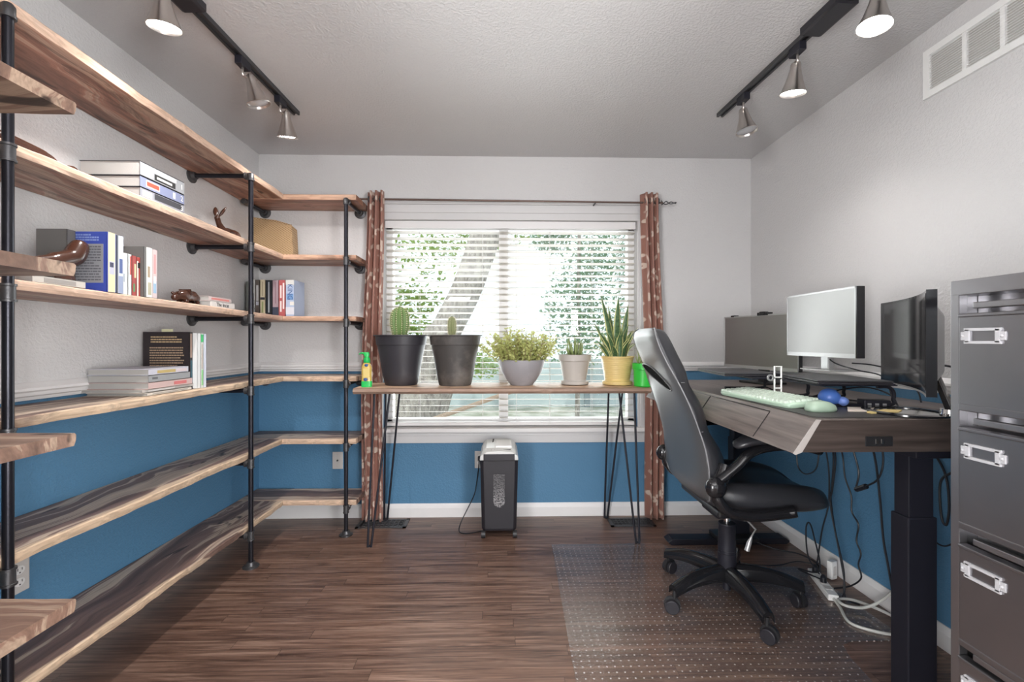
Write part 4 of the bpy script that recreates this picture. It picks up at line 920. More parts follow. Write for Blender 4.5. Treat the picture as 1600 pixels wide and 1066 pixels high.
for j, rw in enumerate(rowsk):
    k = .300/sum(rw); x = -.212; y = .052-j*.0225
    for w in rw:
        ww = k*w; b.loft([sring(x+ww/2, y, .021, ww/2-.0012, .0095, 12, 6), sring(x+ww/2, y, .029, ww/2-.003, .0075, 12, 6)]); x += ww
    for q in range(5):
        xx = .105+q*.0215; b.loft([sring(xx+(.004 if q > 1 else 0), y, .021, .0092, .0095, 12, 6), sring(xx+(.004 if q > 1 else 0), y, .029, .0075, .0075, 12, 6)])
b.build('keycaps', M['key'], kb, True)
t = empty('mouse', (1.078, 1.515, DZ+.003), radians(8), 'sage green computer mouse on the desk pad', 'computer mouse')
MB().loft([sring(0, 0, .0, .050, .029, 28, 2.6), sring(0, 0, .008, .053, .032, 28, 2.5), sring(-.002, 0, .020, .050, .030, 28, 2.4), sring(-.006, 0, .030, .037, .024, 28, 2.2), sring(-.008, 0, .035, .018, .012, 28, 2), sring(-.008, 0, .0355, .001, .001, 28, 2)]).build('shell', M['mouse'], t, 2)
MB().tube([(.030, 0, .0245), (.044, 0, .017)], .003, 8).build('scroll_wheel', M['mint'], t, True)
# monitors
M['screen'] = simple('matte_screen', (.34, .325, .325), .36, .85, 0, 60, .9, .02)
M['screenB'] = simple('matte_screen_silver', (.36, .358, .355), .4, .8, 0, 60, .5, .02)
M['screenC'] = simple('glossy_screen', (.018, .018, .02), .10, 0, 0, 60, .8, .02)
M['silver'] = simple('silver_bezel', (.48, .48, .485), .35, .6)
def flatmon(xa, ya, xb, yb_, z0, z1, label, screen, bez_, foot, tilt=0):
    """a -> far left end, b -> near right end ; screen faces the chair"""
    cx, cy = (xa+xb)/2, (ya+yb_)/2; L = hypot(xb-xa, yb_-ya); ang = atan2(yb_-ya, xb-xa)
    t = empty('monitor', (cx, cy, foot), ang, label, 'monitor', 'computer monitors on the desk'); h0, h1 = z0-foot, z1-foot; w = L/2
    MB().box((-w, 0, h0), (w, .028, h1)).build('housing', M['blk'], t, bevel=.004)
    b = MB(); bz = .008
    b.box((-w, -.004, h1-bz), (w, .002, h1)); b.box((-w, -.004, h0), (w, .002, h0+.018)); b.box((-w, -.004, h0), (-w+bz*.6, .002, h1)); b.box((w-bz*.6, -.004, h0), (w, .002, h1)); b.build('bezel', bez_, t)
    MB().box((-w+bz*.6, -.002, h0+.018), (w-bz*.6, .0025, h1-bz)).build('screen', screen, t)
    return t, w, h0, h1
t, w, h0, h1 = flatmon(1.385, 2.80, 1.512, 2.285, 1.028, 1.336, 'far black monitor with a webcam clip, nearest the window wall', M['screen'], M['silver'], DZ)
b = MB(); b.box((-.03, .03, .01), (.03, .055, .2)); b.prism([(-.1, -.04), (.1, -.04), (.1, .1), (-.1, .1)], .0, .012); b.build('stand', M['blk'], t, bevel=.004)
b = MB(); b.box((.0, -.008, h1-.006), (.075, .03, h1+.012)); b.box((.02, -.012, h1), (.055, .02, h1+.016)); b.build('webcam', M['blkg'], t, bevel=.003); MB().box((-w+.06, -.006, h1-.004), (-w+.085, .03, h1+.006)).build('clip', M['blkg'], t, bevel=.001)
t, w, h0, h1 = flatmon(1.455, 2.285, 1.455, 1.835, 1.116, 1.414, 'middle silver monitor with a pale screen, highest of the three', M['screenB'], M['silver'], 1.053)
b = MB(); b.box((-.028, .03, .004), (.022, .058, .2)); b.build('stand_neck', M['silver'], t, bevel=.004); MB().box((-.1, -.02, .0), (.1, .13, .006)).build('stand_foot', M['silver'], t, bevel=.002)
MB().box((w-.001, -.004, h0), (w+.008, .03, h1)).build('side_edge', M['blkg'], t, bevel=.002)
# curved monitor
t = empty('monitor', (1.315, 1.455, DZ), 0, 'black curved monitor at the near end of the desk, next to the filing cabinet', 'monitor', 'computer monitors on the desk')
A_, B_ = Vector((1.455, 1.715)), Vector((1.185, 1.245)); d = (B_-A_); nrm = Vector((-d.y, d.x)).normalized(); nrm = nrm if nrm.x > 0 else -nrm
def arc(off, n=18):
    r = []
    for i in range(n+1):
        s_ = i/n; p = A_+d*s_+nrm*(.030*(1-(2*s_-1)**2)+off); r.append((p.x, p.y))
    return r
f_, k_ = arc(0), arc(.024); f2 = arc(-.001)
MB().prism(f_+k_[::-1], 1.031, 1.332, 2).build('housing', M['blkg'], t, world=True)
fi = arc(-.0012); ki = arc(.0012)
MB().prism(fi[1:-1]+ki[1:-1][::-1], 1.047, 1.324).build('screen', M['screenC'], t, True, world=True)
MB().prism(arc(-.0015)+arc(.0005)[::-1], 1.031, 1.036).build('chin_trim', M['silver'], t, world=True)
kb2 = arc(.024); ctr = A_+d*.5+nrm*.06
rings = [[(A_.x+d.x*s_+nrm.x*o_, A_.y+d.y*s_+nrm.y*o_, z) for s_, o_, z in ((.12, .03, 1.05), (.88, .03, 1.05), (.88, .03, 1.31), (.12, .03, 1.31))], [(A_.x+d.x*s_+nrm.x*o_, A_.y+d.y*s_+nrm.y*o_, z) for s_, o_, z in ((.25, .075, 1.09), (.75, .075, 1.09), (.75, .075, 1.27), (.25, .075, 1.27))]]
MB().loft(rings).build('back_shell', M['silver'], t, bevel=.01, world=True)
b = MB(); c = (1.335, 1.475)
ro, ri = .118, .092; n = 48
b.loft([[(c[0]+r_*cos(2*pi*k/n), c[1]+r_*sin(2*pi*k/n), z) for r_, z in ((ro, DZ+.0035), (ro, DZ+.009), (ri, DZ+.010), (ri, DZ+.0035))] for k in range(n+1)], cap=False); b.build('ring_base', M['blkg'], t, True, world=True)
MB().lathe([(0, DZ+.0065), (.0925, DZ+.0065), (.0925, DZ+.0035)], (c[0], c[1], 0), 40).build('base_plate', simple('mirror_plate', (.6, .6, .58), .12, .9), t, True, world=True)
b = MB(); b.loft([[(1.425, 1.40, DZ+.006), (1.462, 1.425, DZ+.006), (1.455, 1.44, DZ+.006), (1.418, 1.42, DZ+.006)], [(1.375, 1.425, 1.12), (1.40, 1.44, 1.12), (1.395, 1.455, 1.12), (1.37, 1.44, 1.12)]]); b.build('neck', M['blkg'], t, bevel=.003, world=True)
MB().lathe([(0, .02), (.025, .018), (.028, .0)], (1.43, 1.42, DZ+.005), 20).build('neck_joint', M['chrome'], t, True, world=True)
# risers and laptops
def riser(x0, x1, y0, y1, zt, label):
    t = empty('monitor_riser', ((x0+x1)/2, (y0+y1)/2, DZ), 0, label, 'monitor riser', 'black monitor risers')
    MB().box((x0, y0, zt-.008), (x1, y1, zt)).build('tray', M['mattblk'], t, bevel=.002, world=True)
    for y in (y0+.02, y1-.02):
        b = MB(); b.tube(smoothpath([(x1-.06, y, zt-.012), (x1-.02, y, zt-.012), (x1, y, zt-.03), (x1, y, DZ+.03), (x1-.02, y, DZ+.0075), (x0+.05, y, DZ+.0075)], 5), .0065, 8, flat=2.0 if False else 1.0); b.build('leg', M['mattblk'], t, True, world=True)
    return t
riser(1.06, 1.31, 1.90, 2.26, 1.034, 'black metal riser holding the far closed laptop')
riser(1.14, 1.42, 1.60, 1.88, 1.034, 'black metal riser beneath the middle monitor')
def laptop(c, sx, sy, z, rz, label):
    t = empty('laptop', (c[0], c[1], z), rz, label, 'laptop', 'closed laptops')
    MB().box((-sx/2, -sy/2, 0), (sx/2, sy/2, .009)).build('base', M['char'], t, bevel=.003); MB().box((-sx/2, -sy/2, .0095), (sx/2, sy/2, .0155)).build('lid', simple('dark_laptop_lid', (.045, .045, .05), .45, .2), t, bevel=.003); return t
laptop((1.09, 2.10), .23, .36, 1.0355, radians(-6), 'closed dark laptop on the riser below the far monitor')
laptop((1.25, 1.70), .24, .31, 1.0355, radians(-10), 'closed dark laptop under the foot of the middle monitor')
# phone stand / small things
t = empty('phone_stand', (1.125, 1.83, DZ), 0, 'small white plastic holder with linked square loops between the risers', 'phone stand'); b = MB()
def loop(cx, cz, w, h, y, r_): return [(cx-w, y, cz-h), (cx+w, y, cz-h), (cx+w, y, cz+h), (cx-w, y, cz+h), (cx-w, y, cz-h), (cx+w, y, cz-h)]
for cz in (.026, .070, .114): b.tube(loop(0, cz-.0, .014, .022, 0, 0), .004, 6)
b.build('frame', M['white'], t); MB().lathe([(.008, -.003), (.014, -.003), (.014, .003), (.008, .003), (.008, -.003)], (-.03, 0, .090), 16, Matrix.Rotation(pi/2, 3, 'X')).build('ring', M['silver'], t, True); MB().tube([(-.018, 0, .09), (.05, .0, .082)], .004, 8).build('pin', M['fit'], t)
M['blue'] = simple('blue_rubber', (.08, .19, .60), .38)
t = empty('stress_toy', (1.203, 1.645, DZ), 0, 'round blue rubber toy with a smaller blue lump in front, on the desk', 'toy'); MB().ball((0, 0, .032), .036, 24, 14, (1, 1, .95)).build('body', M['blue'], t, 2); MB().ball((.030, -.026, .022), .019, 20, 12, (1, 1, .9)).build('nose', simple('pale_blue_rubber', (.17, .27, .66), .38), t, 2)
tag(MB().prism([(1.16, 1.50), (1.23, 1.49), (1.30, 1.56), (1.22, 1.58)], DZ+.0035, DZ+.008).build('note_pad', simple('cream_paper', (.70, .62, .55), .7)), 'cream paper note pad beside the mouse', 'note pad')
tag(MB().prism([(1.20, 1.452), (1.30, 1.462), (1.345, 1.50), (1.30, 1.515), (1.20, 1.47)], DZ+.0035, DZ+.009).build('sticky_notes', simple('yellow_paper', (.72, .56, .24), .7)), 'yellow sticky note pad between the mouse and curved monitor', 'note pad')
t = empty('usb_hub', (1.345, 1.62, DZ), radians(-12), 'dark usb hub box with a cable near the curved monitor', 'usb hub'); MB().box((-.04, -.025, .0), (.045, .025, .028)).build('case', M['mattblk'], t, bevel=.003); b = MB()
for k in range(3): b.box((-.03+k*.024, -.0262, .010), (-.018+k*.024, -.0248, .017))
b.build('ports', M['silver'], t)
def cable(name, pts, r_, mat, label, cat='cable', group=None, n=6, extra=None):
    b = MB().tube(smoothpath(pts, n), r_, 7)
    if extra: extra(b)
    return tag(b.build(name, mat, None, True), label, cat, group)
cable('cable', [(1.49, 2.08, 1.14), (1.50, 2.02, 1.09), (1.56, 1.96, 1.06), (1.57, 1.84, 1.04), (1.56, 1.78, .955)], .003, M['cord'], 'thin black cable drooping behind the middle monitor')
cable('cable', [(1.55, 1.98, 1.09), (1.58, 1.9, 1.085), (1.60, 1.80, 1.06), (1.60, 1.72, 1.0), (1.60, 1.70, .953)], .003, M['cord'], 'black cable arching right of the middle monitor neck')
cable('cable', [(1.30, 1.88, .955), (1.35, 1.80, .99), (1.40, 1.72, 1.01), (1.44, 1.66, .99), (1.42, 1.60, .956), (1.36, 1.53, .953), (1.50, 1.50, .953), (1.60, 1.55, .953)], .003, M['cord'], 'tangled black cable running under the middle riser')
cable('cable', [(1.15, 2.3, .953), (1.12, 2.1, .96), (1.16, 1.98, .985), (1.2, 1.9, .955), (1.25, 1.75, .953), (1.30, 1.70, .965), (1.345, 1.655, .963)], .0028, M['cord'], 'black cable curving below the far riser to the hub')
cable('cable', [(1.405, 1.43, 1.11), (1.46, 1.45, 1.105), (1.55, 1.46, 1.08), (1.62, 1.42, 1.03), (1.66, 1.38, .953)], .0035, M['cord'], 'black cable leaving the back of the curved monitor')

# ================================================================ FILING CABINET
M['tagm'] = simple('label_frame', (.52, .52, .54), .4, .2)
M['cab'] = simple('grey_steel_cabinet', (.34, .335, .35), .30, .92, .03, 300, .6); M['cabd'] = simple('grey_steel_drawer', (.30, .295, .31), .28, .92, .03, 300, .6)
fc = empty('filing_cabinet', (1.37, .84, 0), 0, 'tall grey steel four-drawer filing cabinet at the right edge of the photo', 'filing cabinet')
X0, X1, Y0, Y1, ZC = 1.035, 1.70, .645, 1.027, 1.325
b = MB(); b.box((X0+.012, Y0, .0), (X1, Y0+.004, ZC-.001)); b.box((X0+.012, Y1-.004, 0), (X1, Y1, ZC-.001)); b.box((X1-.004, Y0, 0), (X1, Y1, ZC)); b.box((X0, Y0, ZC-.034), (X1, Y1, ZC)); b.box((X0, Y1-.020, 0), (X0+.02, Y1, ZC-.03)); b.box((X0, Y0, 0), (X0+.02, Y0+.020, ZC-.03)); b.box((X0, Y0, 0), (X0+.02, Y1, .045)); b.box((X0+.06, Y0+.004, .05), (X0+.064, Y1-.004, ZC-.03))
b.build('body', M['cab'], fc, bevel=.0015, world=True)
tops = [1.287, 1.005, .742, .490]; ph_ = [.240, .226, .226, .40]
for k, z1 in enumerate(tops):
    z0 = z1-.252 if k == 0 else z1-.235; z0 = max(z0, .06) if k < 3 else .06
    zf = z1-.040 if k == 0 else z1-.012
    b = MB(); b.box((X0-.004, Y0+.023, z0), (X0+.014, Y1-.023, zf)); b.box((X0-.008, Y0+.023, zf-.006), (X0+.014, Y1-.023, zf+.002)); b.box((X0-.006, Y0+.023, z0-.003), (X0+.014, Y1-.023, z0+.012))
    dr = b.build('drawer', M['cabd'], fc, bevel=.002, world=True)
    b = MB(); b.box((X0-.006, Y0+.05, zf+.012), (X0+.010, Y1-.055, zf+.026)); b.build('finger_pull', M['cab'], dr, bevel=.002, world=True)
    yc = Y1-.075; zc = zf-.048; 
    b = MB(); hy, hz = .031, .014
    for sgn in (-1, 1): b.box((X0-.0085, yc-hy-.006, zc+sgn*hz-.003), (X0-.003, yc+hy+.006, zc+sgn*hz+.003)); b.box((X0-.0085, yc+sgn*hy-.004, zc-hz), (X0-.003, yc+sgn*hy+.004, zc+hz)); b.box((X0-.007, yc+sgn*(hy+.008)-.006, zc-.009), (X0-.003, yc+sgn*(hy+.008)+.006, zc+.009)); b.ball((X0-.008, yc+sgn*(hy+.009), zc), .0032, 8, 6)
    b.build('label_holder', M['tagm'], dr, world=True)

# ================================================================ OFFICE CHAIR
ch = empty('office_chair', (1.035, 2.07, 0), 0, 'black leather high-back office chair with glossy armrests facing the desk', 'office chair')
cy0 = 2.07
lv = [(.515, .850, .925, .185), (.535, .838, .935, .222), (.58, .828, .94, .235), (.66, .822, .945, .243), (.74, .812, .925, .238), (.80, .797, .895, .232), (.87, .775, .865, .226), (.93, .752, .845, .219), (1.0, .722, .820, .205), (1.05, .700, .800, .185), (1.10, .678, .775, .170), (1.15, .655, .752, .166), (1.20, .640, .728, .163), (1.228, .642, .712, .150), (1.242, .655, .695, .115)]
def backring(z, xr, xf, hw, shell):
    r = []; n = 18; xm = xr+(xf-xr)*(.16 if shell else .13)
    ysl = [-1+2*i/n for i in range(n+1)]
    for q in ysl:      # rear surface
        r.append((xr+.012*abs(q)**6 if shell else xm, cy0+hw*q, z))
    for q in ysl[::-1]:
        bol = .018*math.exp(-((abs(q)-.75)/.2)**2)
        r.append((xm if shell else xf-.055*abs(q)**6+bol-.012, cy0+hw*q, z))
    return r
MB().loft([backring(z, a, c, w, True) for z, a, c, w in lv]).build('back_shell', M['leatherback'], ch, True, world=True, ang=50)
fr_ = [backring(z, a-.002, c, w*1.01, False) for z, a, c, w in lv]
# creases in the cushion
cr = []
for (z, a, c, w), nxt in zip(lv, lv[1:]+[None]):
    k = 1-.0
    k = .022 if z in (1.0, .80) else 0
    cr.append(backring(z, a, c-k, w*1.015-k*.45, False))
MB().loft(cr).build('back_cushion', M['leather'], ch, True, sub=1, world=True, ang=60)
b = MB()
for s_ in (-1, 1):
    pts = [(a+(c-a)*.14, cy0+s_*w*1.012, z) for z, a, c, w in lv]
    b.tube(smoothpath(pts, 4), .0032, 7)
pts = [(lv[0][1]+.025, cy0+lv[0][3]*q, lv[0][0]-.002) for q in (-1, -.5, 0, .5, 1)]; b.tube(pts, .0042, 7)
b.build('piping', M['piping'], ch, True, world=True)
# handle slot: the dark of the opening painted as a black disc
def rear_x(z, q=0):
    for (z0, a0, _, _), (z1, a1, _, _) in zip(lv, lv[1:]):
        if z0 <= z <= z1: return a0+(a1-a0)*(z-z0)/(z1-z0)
def slotpt(a, k):
    z = 1.035+.034*sin(a)*k+.055*cos(a)*k; return (rear_x(z)-.0012, cy0+.015-.125*cos(a)*k, z-.11*cos(a)*k)
def slotpt(a, k):
    y = -.130*cos(a)*k; z = 1.03+.030*sin(a)*k+.40*y*(1 if y < 0 else .6); return (rear_x(z)-.0015, cy0+.012+y, z)
b = MB(); b.loft([[slotpt(2*pi*j/28, k) for j in range(28)] for k in (1, .75, .5, .25, .02)], cap=False); b.build('handle_slot', M['void'], ch, 2, world=True)
b = MB(); b.tube([slotpt(2*pi*j/28, 1.03) for j in range(29)], .0035, 6); b.build('slot_rim', M['leatherback'], ch, 2, world=True)
# stitched seams across the back cushion and along the seat
b = MB()
for z_ in (.80, 1.0):
    z0, a0, c0, w0 = [l_ for l_ in lv if l_[0] == z_][0]; b.tube([(c0-.030-.055*abs(q)**6, cy0+w0*q, z_+.012*abs(q)) for q in [-.97+.097*k for k in range(21)]], .0022, 5)
b.build('back_seams', M['piping'], ch, True, world=True)
# seat
def seatring(x, hw, zb, zt, n=14):
    r = []
    for i in range(n+1):
        q = -1+2*i/n; r.append((x, cy0+hw*q*(.92), zb+.012*abs(q)**4))
    for i in range(n+1):
        q = 1-2*i/n; bol = .030*math.exp(-((abs(q)-.78)/.17)**2); r.append((x, cy0+hw*q, zt-.035*abs(q)**8+bol-.012))
    return r
st = [(.855, .17, .50, .555), (.88, .22, .482, .575), (.95, .25, .475, .583), (1.05, .262, .472, .583), (1.15, .265, .470, .582), (1.25, .262, .470, .575), (1.32, .25, .472, .560), (1.365, .225, .482, .540), (1.38, .18, .50, .525)]
MB().loft([seatring(*s_) for s_ in st]).build('seat', M['leather'], ch, True, sub=1, world=True, ang=60)
MB().loft([[(x, y, z) for x, y in ((.90, 1.87), (1.20, 1.90), (1.20, 2.24), (.90, 2.27))] for z in (.445, .476)]).build('seat_plate', M['blk'], ch, bevel=.01, world=True)
MB().box((.95, 1.99, .395), (1.13, 2.15, .448)).build('tilt_mechanism', M['mattblk'], ch, bevel=.01, world=True)
# armrests
for s_, Ya in ((-1, 1.792), (1, 2.348)):
    dy = s_*-.0
    arm = MB(); path = smoothpath([(1.165, Ya+.012*-s_*-1, .508), (1.12, Ya, .497), (1.0, Ya, .488), (.905, Ya, .505), (.855, Ya, .56), (.845, Ya, .61), (.885, Ya, .645), (.94, Ya, .69), (.985, Ya, .735), (1.04, Ya, .757), (1.12, Ya, .765), (1.22, Ya, .758), (1.27, Ya, .745)], 5)
    rad = [.030 if p[2] < .57 else .024 for p in path]; arm.tube(path, rad, 12, flat=.75)
    ao = arm.build('armrest_frame', M['blkg'], ch, 2, world=True)
    MB().ball((.848, Ya+s_*.008, .603), .042, 20, 12, (1, .75, 1)).build('pivot_cap', M['blkg'], ch, 2, world=True)
    b = MB(); b.loft([sring(x, Ya-s_*.003, z, .001, .001, 20, 2.5) if False else [(x+0, Ya+.042*cos(a)*k, z+.022*sin(a)*k) for a in [2*pi*j/20 for j in range(20)]] for x, z, k in ((.925, .768, .25), (.935, .772, .75), (.97, .786, 1), (1.05, .800, 1.05), (1.14, .800, 1.0), (1.22, .786, .85), (1.26, .772, .4))])
    b.build('arm_pad', M['leather'], ch, 2, world=True)
    MB().tube([(.875, Ya-s_*.012, .62), (.905, Ya-s_*.03, .68)], [.028, .026], 14).build('hinge_bracket', M['blkg'], ch, True, world=True)
    b = MB()
    for p in ((1.00, .487), (1.15, .506), (.86, .585), (.868, .545)): b.ball((p[0], Ya+s_*.018, p[1]), .010, 12, 8, (1, .5, 1))
    b.build('bolts', M['chrome'], ch, 2, world=True)
MB().tube([(1.035, 2.07, .30), (1.035, 2.07, .40)], .014, 18).build('gas_lift', M['chrome'], ch, True, world=True)
MB().lathe([(0, .10), (.030, .10), (.040, .125), (.040, .215), (.037, .217), (.037, .228), (.039, .23), (.036, .34), (.038, .345), (.036, .35), (.014, .35)], (1.035, 2.07, 0), 28).build('column_cover', M['mattblk'], ch, True, world=True)
MB().tube([(1.035, 2.07, .045), (1.035, 2.07, .11)], .017, 14).build('lift_end', M['mattblk'], ch, True, world=True)
b = MB(); b.tube([(1.06, 2.0, .42), (1.09, 1.93, .375), (1.065, 1.93, .335)], .004, 8); b.tube([(1.072, 1.93, .345), (1.062, 1.93, .32), (1.052, 1.93, .285)], [.004, .010, .011], 10); b.build('height_lever', M['silver'], ch, True, world=True)
for k in range(5):
    a = radians(200+72*k); ux, uy = cos(a), sin(a); vx, vy = -uy, ux; rings = []
    for s_ in range(11):
        u = s_/10; r_ = .02+.29*u; zc = .128+.012*sin(pi*u*.8)-.035*u**2.5; w = .034-.008*u; h = .036-.014*u
        rings.append([(1.035+ux*r_+vx*p*w, 2.07+uy*r_+vy*p*w, zc+q*h) for p, q in ((-1, -.9), (-.9, .35), (-.5, .85), (0, 1), (.5, .85), (.9, .35), (1, -.9), (.8, -.9), (.6, .2), (-.6, .2), (-.8, -.9))])
    MB().loft(rings).build('base_arm', M['blkg'], ch, True, world=True, ang=60)
    cx, cy = 1.035+ux*.30, 2.07+uy*.30; sw = a+.9+k*1.3; wx, wy = cos(sw), sin(sw)
    hood = MB(); hood.tube([(cx, cy, .062), (cx, cy, .098)], .009, 10); hood.tube([(cx-wx*.006+wy*.01, cy-wy*.006-wx*.01, .036), (cx+wx*.006+wy*.01, cy+wy*.006-wx*.01, .036)], .035, 18)
    hb = hood.build('caster', M['blk'], ch, True, world=True)
    for q in (-1, 1):
        o = MB().tube([(cx+wy*.01+wx*q*.008, cy-wx*.01+wy*q*.008, .0305), (cx+wy*.01+wx*q*.024, cy-wx*.01+wy*q*.024, .0305)], .0298, 20)
        inv = wmat(ch).inverted(); o.v = [tuple(inv @ Vector(p)) for p in o.v]; o.build('wheel', M['char'], hb, True, bevel=.003)

ch.location.z += .0032
# chair mat
b = MB(); pts = [(.29, 2.645), (.255, 1.518), (1.285, 1.518), (1.305, 1.68), (1.33, 1.745), (1.38, 1.765), (1.585, 1.765), (1.605, 1.80), (1.585, 2.30), (1.55, 2.355), (1.26, 2.36), (1.235, 2.38), (1.22, 2.60), (1.20, 2.612), (.95, 2.614), (.93, 2.645)]
b.prism(pts, .0006, .0035); o = b.build('chair_mat', M['mat']); tag(o, 'clear dotted vinyl chair mat with a lip under the desk', 'chair mat')

# ================================================================ CABLES UNDER THE DESK, POWER STRIP
G = 'black cables hanging under the desk'
cable('cable', [(1.35, 2.04, .80), (1.35, 2.053, .70), (1.35, 2.044, .615), (1.35, 1.987, .598), (1.35, 1.918, .654), (1.35, 1.91, .80)], .003, M['cord'], 'short black cable loop hanging below the desk drawer')
cable('cable', [(1.52, 2.16, .84), (1.58, 2.17, .60), (1.60, 2.19, .42), (1.60, 2.204, .347), (1.60, 2.24, .237), (1.60, 2.282, .03), (1.56, 2.25, .02)], .0035, M['cord'], 'black cable falling nearest the chair seat, under the desk')
cable('cable', [(1.50, 2.10, .84), (1.59, 2.15, .66), (1.60, 2.17, .484), (1.60, 2.178, .419), (1.60, 2.149, .276), (1.60, 2.095, .118), (1.58, 2.06, .010), (1.60, 2.0, .008)], .004, M['cord'], 'black cable twisted beside another as they fall to the power strip')
cable('cable', [(1.48, 2.08, .84), (1.585, 2.13, .66), (1.59, 2.15, .49), (1.585, 2.16, .396), (1.59, 2.12, .227), (1.59, 2.075, .06), (1.56, 2.05, .010)], .0035, M['cord'], 'black cable crossing the twisted pair above the power strip')
cable('cable', [(1.52, 2.05, .84), (1.60, 2.103, .656), (1.60, 2.087, .555), (1.60, 2.049, .479), (1.60, 2.045, .407), (1.60, 2.007, .363), (1.60, 2.018, .287), (1.60, 1.993, .241), (1.60, 2.007, .185), (1.61, 2.004, .125), (1.61, 2.068, .055), (1.58, 2.13, .010)], .0035, M['cord'], 'wavy black cable in the middle, ending at the baseboard')
def conn(b): b.tube([(1.50, 1.892, .560), (1.50, 1.84, .590)], .011, 8)
cable('cable', [(1.47, 1.92, .84), (1.50, 1.903, .706), (1.50, 1.879, .631), (1.50, 1.893, .560), (1.50, 1.84, .590), (1.50, 1.781, .639), (1.50, 1.757, .717), (1.48, 1.75, .84)], .0038, M['cord'], 'black cable with a thick connector looping below the desk', extra=conn)
cable('cable', [(1.54, 1.90, .84), (1.60, 1.92, .701), (1.60, 1.893, .545), (1.60, 1.874, .364), (1.60, 1.852, .267), (1.60, 1.806, .082), (1.61, 1.78, .012)], .0045, M['cord'], 'thick black cable dropping just left of the near desk leg')
cable('cable', [(1.60, 1.72, .84), (1.65, 1.694, .752), (1.65, 1.654, .684), (1.65, 1.642, .581), (1.65, 1.652, .506), (1.65, 1.672, .530), (1.65, 1.676, .653), (1.65, 1.637, .701), (1.65, 1.58, .733), (1.67, 1.50, .75)], .0042, M['cord'], 'black cable hooked in a long loop right of the near desk leg')
cable('cable', [(1.64, 1.58, .84), (1.65, 1.591, .783), (1.65, 1.607, .71), (1.65, 1.609, .616), (1.65, 1.591, .554), (1.65, 1.586, .505), (1.65, 1.649, .429), (1.65, 1.704, .424), (1.66, 1.80, .45)], .003, M['cord'], 'thin black cable curling beside the filing cabinet')
cable('cable', [(1.42, 2.60, .045), (1.52, 2.50, .03), (1.60, 2.42, .04), (1.64, 2.34, .03), (1.62, 2.28, .012), (1.57, 2.22, .02)], .004, M['cord'], 'black cable running along the baseboard from the power adapter')
cable('cable', [(1.22, 2.44, .006), (1.30, 2.38, .008), (1.44, 2.36, .008), (1.58, 2.40, .008), (1.66, 2.36, .008)], .0028, M['cord'], 'thin black cable curved on the floor beyond the chair base')
cable('cable', [(1.575, 2.22, .03), (1.545, 2.26, .10), (1.56, 2.30, .22), (1.57, 2.29, .26), (1.58, 2.27, .20), (1.56, 2.20, .06), (1.52, 2.30, .02), (1.545, 2.14, .04)], .0038, M['cord'], 'black plug cable looping over the far end of the power strip')
cable('extension_cord', [(1.51, 2.04, .016), (1.495, 1.98, .010), (1.455, 1.87, .010), (1.517, 1.81, .010), (1.59, 1.79, .010), (1.66, 1.82, .010), (1.67, 1.92, .010), (1.60, 2.02, .014), (1.52, 2.02, .022), (1.51, 1.97, .024), (1.573, 1.95, .024), (1.63, 1.93, .06), (1.65, 1.88, .14), (1.655, 1.85, .24), (1.67, 1.84, .33), (1.69, 1.82, .38)], .0062, M['wcord'], 'thick white extension cord coiled on the floor beside the near desk leg', 'extension cord')
t = empty('power_strip', (1.543, 2.155, .0042), radians(74), 'white power strip with black plugs on the floor by the right baseboard', 'power strip'); MB().box((-.125, -.022, 0), (.13, .022, .028)).build('housing', M['white'], t, bevel=.004); b = MB()
for x in (-.06, -.01, .045, .09): b.box((x-.016, -.015, .028), (x+.016, .015, .030))
b.build('sockets', M['almond'], t)
for x in (-.01, .09):
    b = MB(); b.tube([(x, 0, .030), (x, 0, .052), (x+.006, .0, .062)], [.014, .013, .006], 10); b.build('plug', M['cord'], t, True)
t = empty('power_adapter', (1.648, 2.235, .0036), radians(20), 'white upright power adapter standing beside the baseboard', 'power adapter'); MB().box((-.020, -.014, 0), (.020, .014, .088)).build('case', M['white'], t, bevel=.004); MB().box((-.010, -.0146, .02), (.010, -.0138, .065)).build('rating_label', M['almond'], t)
t = tag(MB().box((1.24, 2.56, .037), (1.47, 2.70, .062)).build('power_brick', M['blk'], bevel=.005), 'black power brick lying on the far desk foot', 'power adapter')

# ================================================================ OUTSIDE
def groundmat():
    m = NT('yard_ground'); p = m.pos(); f = m.noise(p, 3, 5); m.color(m.ramp(f, [(.35, (.30, .32, .24)), (.6, (.58, .57, .52))])); m.set(Roughness=.9); return m.mat
tag(MB().box((-14, 3.35, -.5), (14, 30, -.4)).build('yard', groundmat()), None, None, None, 'structure')
def barkmat():
    m = NT('bark'); f = m.noise(m.pos(scale=(18, 18, 6)), 1, 5, .65, .5); m.color(m.ramp(f, [(.35, (.20, .175, .155)), (.6, (.48, .44, .39))])); m.set(Roughness=.9); m.bump(f, .8, .05); return m.mat
M['bark'] = barkmat()
def tleaf(name, c1, c2): return leafmat(name, c1, c2, .45)
M['tl1'] = tleaf('maple_leaf', (.13, .23, .045), (.33, .45, .12)); M['tl2'] = tleaf('spruce_leaf', (.09, .18, .11), (.24, .37, .23))
def crown(t, blobs, n, L, w, mat, seed):
    b = MB(); rg = random.Random(seed)
    for (cx, cy, cz, r_) in blobs:
        for i in range(n):
            v = Vector((rg.gauss(0, 1), rg.gauss(0, 1), rg.gauss(0, 1))); v = v.normalized()*r_*rg.random()**.45
            leaf(b, Vector((cx, cy, cz))+Vector((v.x, v.y, v.z*.8)), Vector((rg.uniform(-1, 1), rg.uniform(-1, 1), rg.uniform(-.8, .5))), Vector((rg.uniform(-1, 1), -.5, 1)), L*rg.uniform(.6, 1.3), w)
    return b.build('crown', mat, t, world=True)
t = empty('tree', (-1.45, 5.8, -.4), 0, 'forked grey-barked tree right outside the left half of the window', 'tree')
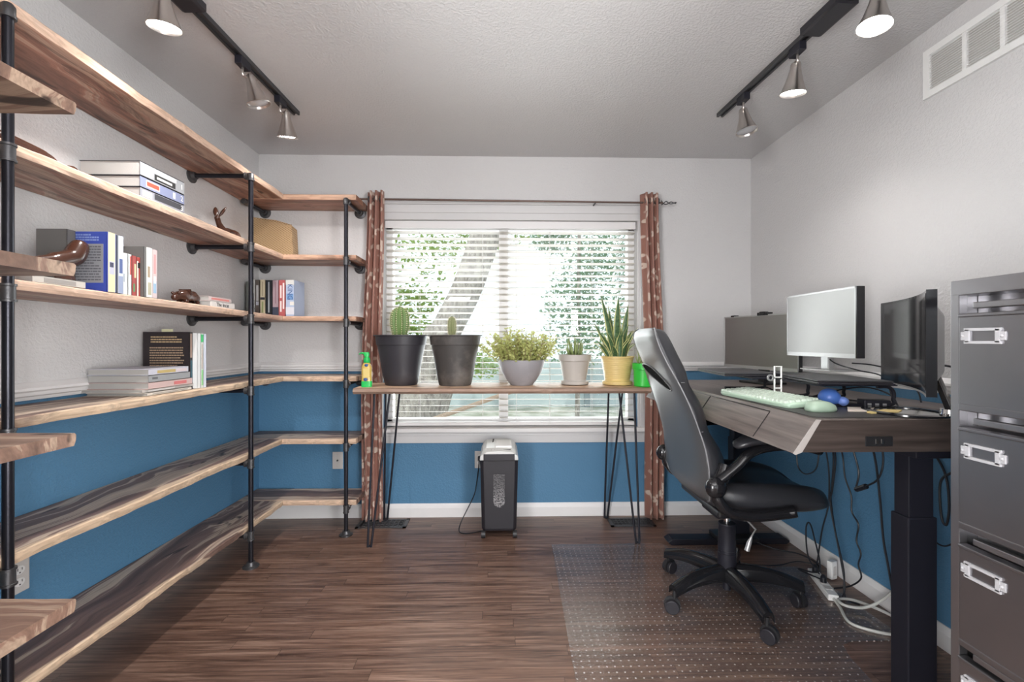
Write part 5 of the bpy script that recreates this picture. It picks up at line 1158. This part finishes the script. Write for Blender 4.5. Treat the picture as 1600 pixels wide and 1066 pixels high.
b = MB(); b.tube(smoothpath([(-1.25, 6.0, -.4), (-1.15, 6.0, .2), (-1.0, 6.0, .75), (-.72, 6.0, 1.35), (-.45, 6.0, 1.9), (-.15, 6.0, 2.8), (.2, 6.0, 4.2)]), [.50]*6+[.42]*6+[.26]*6+[.20]*6+[.20]*6+[.18]*7, 14); b.build('trunk', M['bark'], t, True, world=True)
MB().tube(smoothpath([(-1.25, 6.05, 0), (-1.45, 6.0, .7), (-1.55, 6.0, 1.6), (-1.58, 6.0, 3.5)]), [.3]*6+[.14]*6+[.12]*7, 12).build('branch', M['bark'], t, True, world=True)
crown(t, [(-1.0, 6.4, 2.45, .55), (-.55, 6.5, 2.75, .55), (-1.25, 6.6, 1.8, .38), (-1.3, 6.6, 1.35, .35), (.2, 6.3, 2.9, .5), (-.2, 6.2, 2.6, .3)], 330, .085, .028, M['tl1'], 2)
t = empty('tree', (1.6, 9.0, -.4), 0, 'pale green spruce tree outside the right half of the window', 'tree')
MB().tube([(1.5, 9, -.4), (1.55, 9, 4.5)], [.05, .03], 12).build('trunk', M['bark'], t, True, world=True)
crown(t, [(1.5, 9, 1.2, .75), (1.4, 9, 1.9, .7), (1.75, 9, 2.5, .75), (2.2, 9.2, 1.6, .8), (1.9, 9.1, 3.1, .8), (2.6, 9.4, 3.0, .9), (1.0, 9.2, 3.3, .45)], 620, .10, .028, M['tl2'], 3)
t = empty('fence', (0, 11, -.4), 0, 'pale blue-grey board fence at the back of the yard', 'fence')
M['fence'] = simple('pale_fence', (.50, .58, .60), .7); MB().box((-9, 11, -.4), (9, 11.04, .75)).build('boards', M['fence'], t, world=True)
for k in range(9): MB().box((-8+k*2, 10.9, -.4), (-7.88+k*2, 11.0, .85)).build('post', simple('fence_post', (.28, .34, .36), .7) if k == 0 else bpy.data.materials['fence_post'], t, world=True)
t = empty('hedge', (-1.2, 9.8, -.4), 0, 'bright green low hedge behind the forked tree', 'hedge'); crown(t, [(-1.9, 9.6, .8, .5), (-1.3, 9.6, 1.0, .4), (-.4, 9.8, .7, .42), (.3, 9.8, .55, .35)], 420, .09, .03, M['tl1'], 9)
MB().tube([(-1.2, 9.8, -.4), (-1.2, 9.8, .6)], .05, 8).build('stem', M['bark'], t, world=True)
tag(MB().tube([(-3.4, 3.9, -.39), (-1.2, 4.1, .28), (.05, 4.6, .66), (.12, 4.63, .68)], .022, 8).build('wooden_pole', simple('bare_pole', (.48, .34, .24), .7)), 'thin bare wooden pole slanting up from the ground outside the window', 'pole')
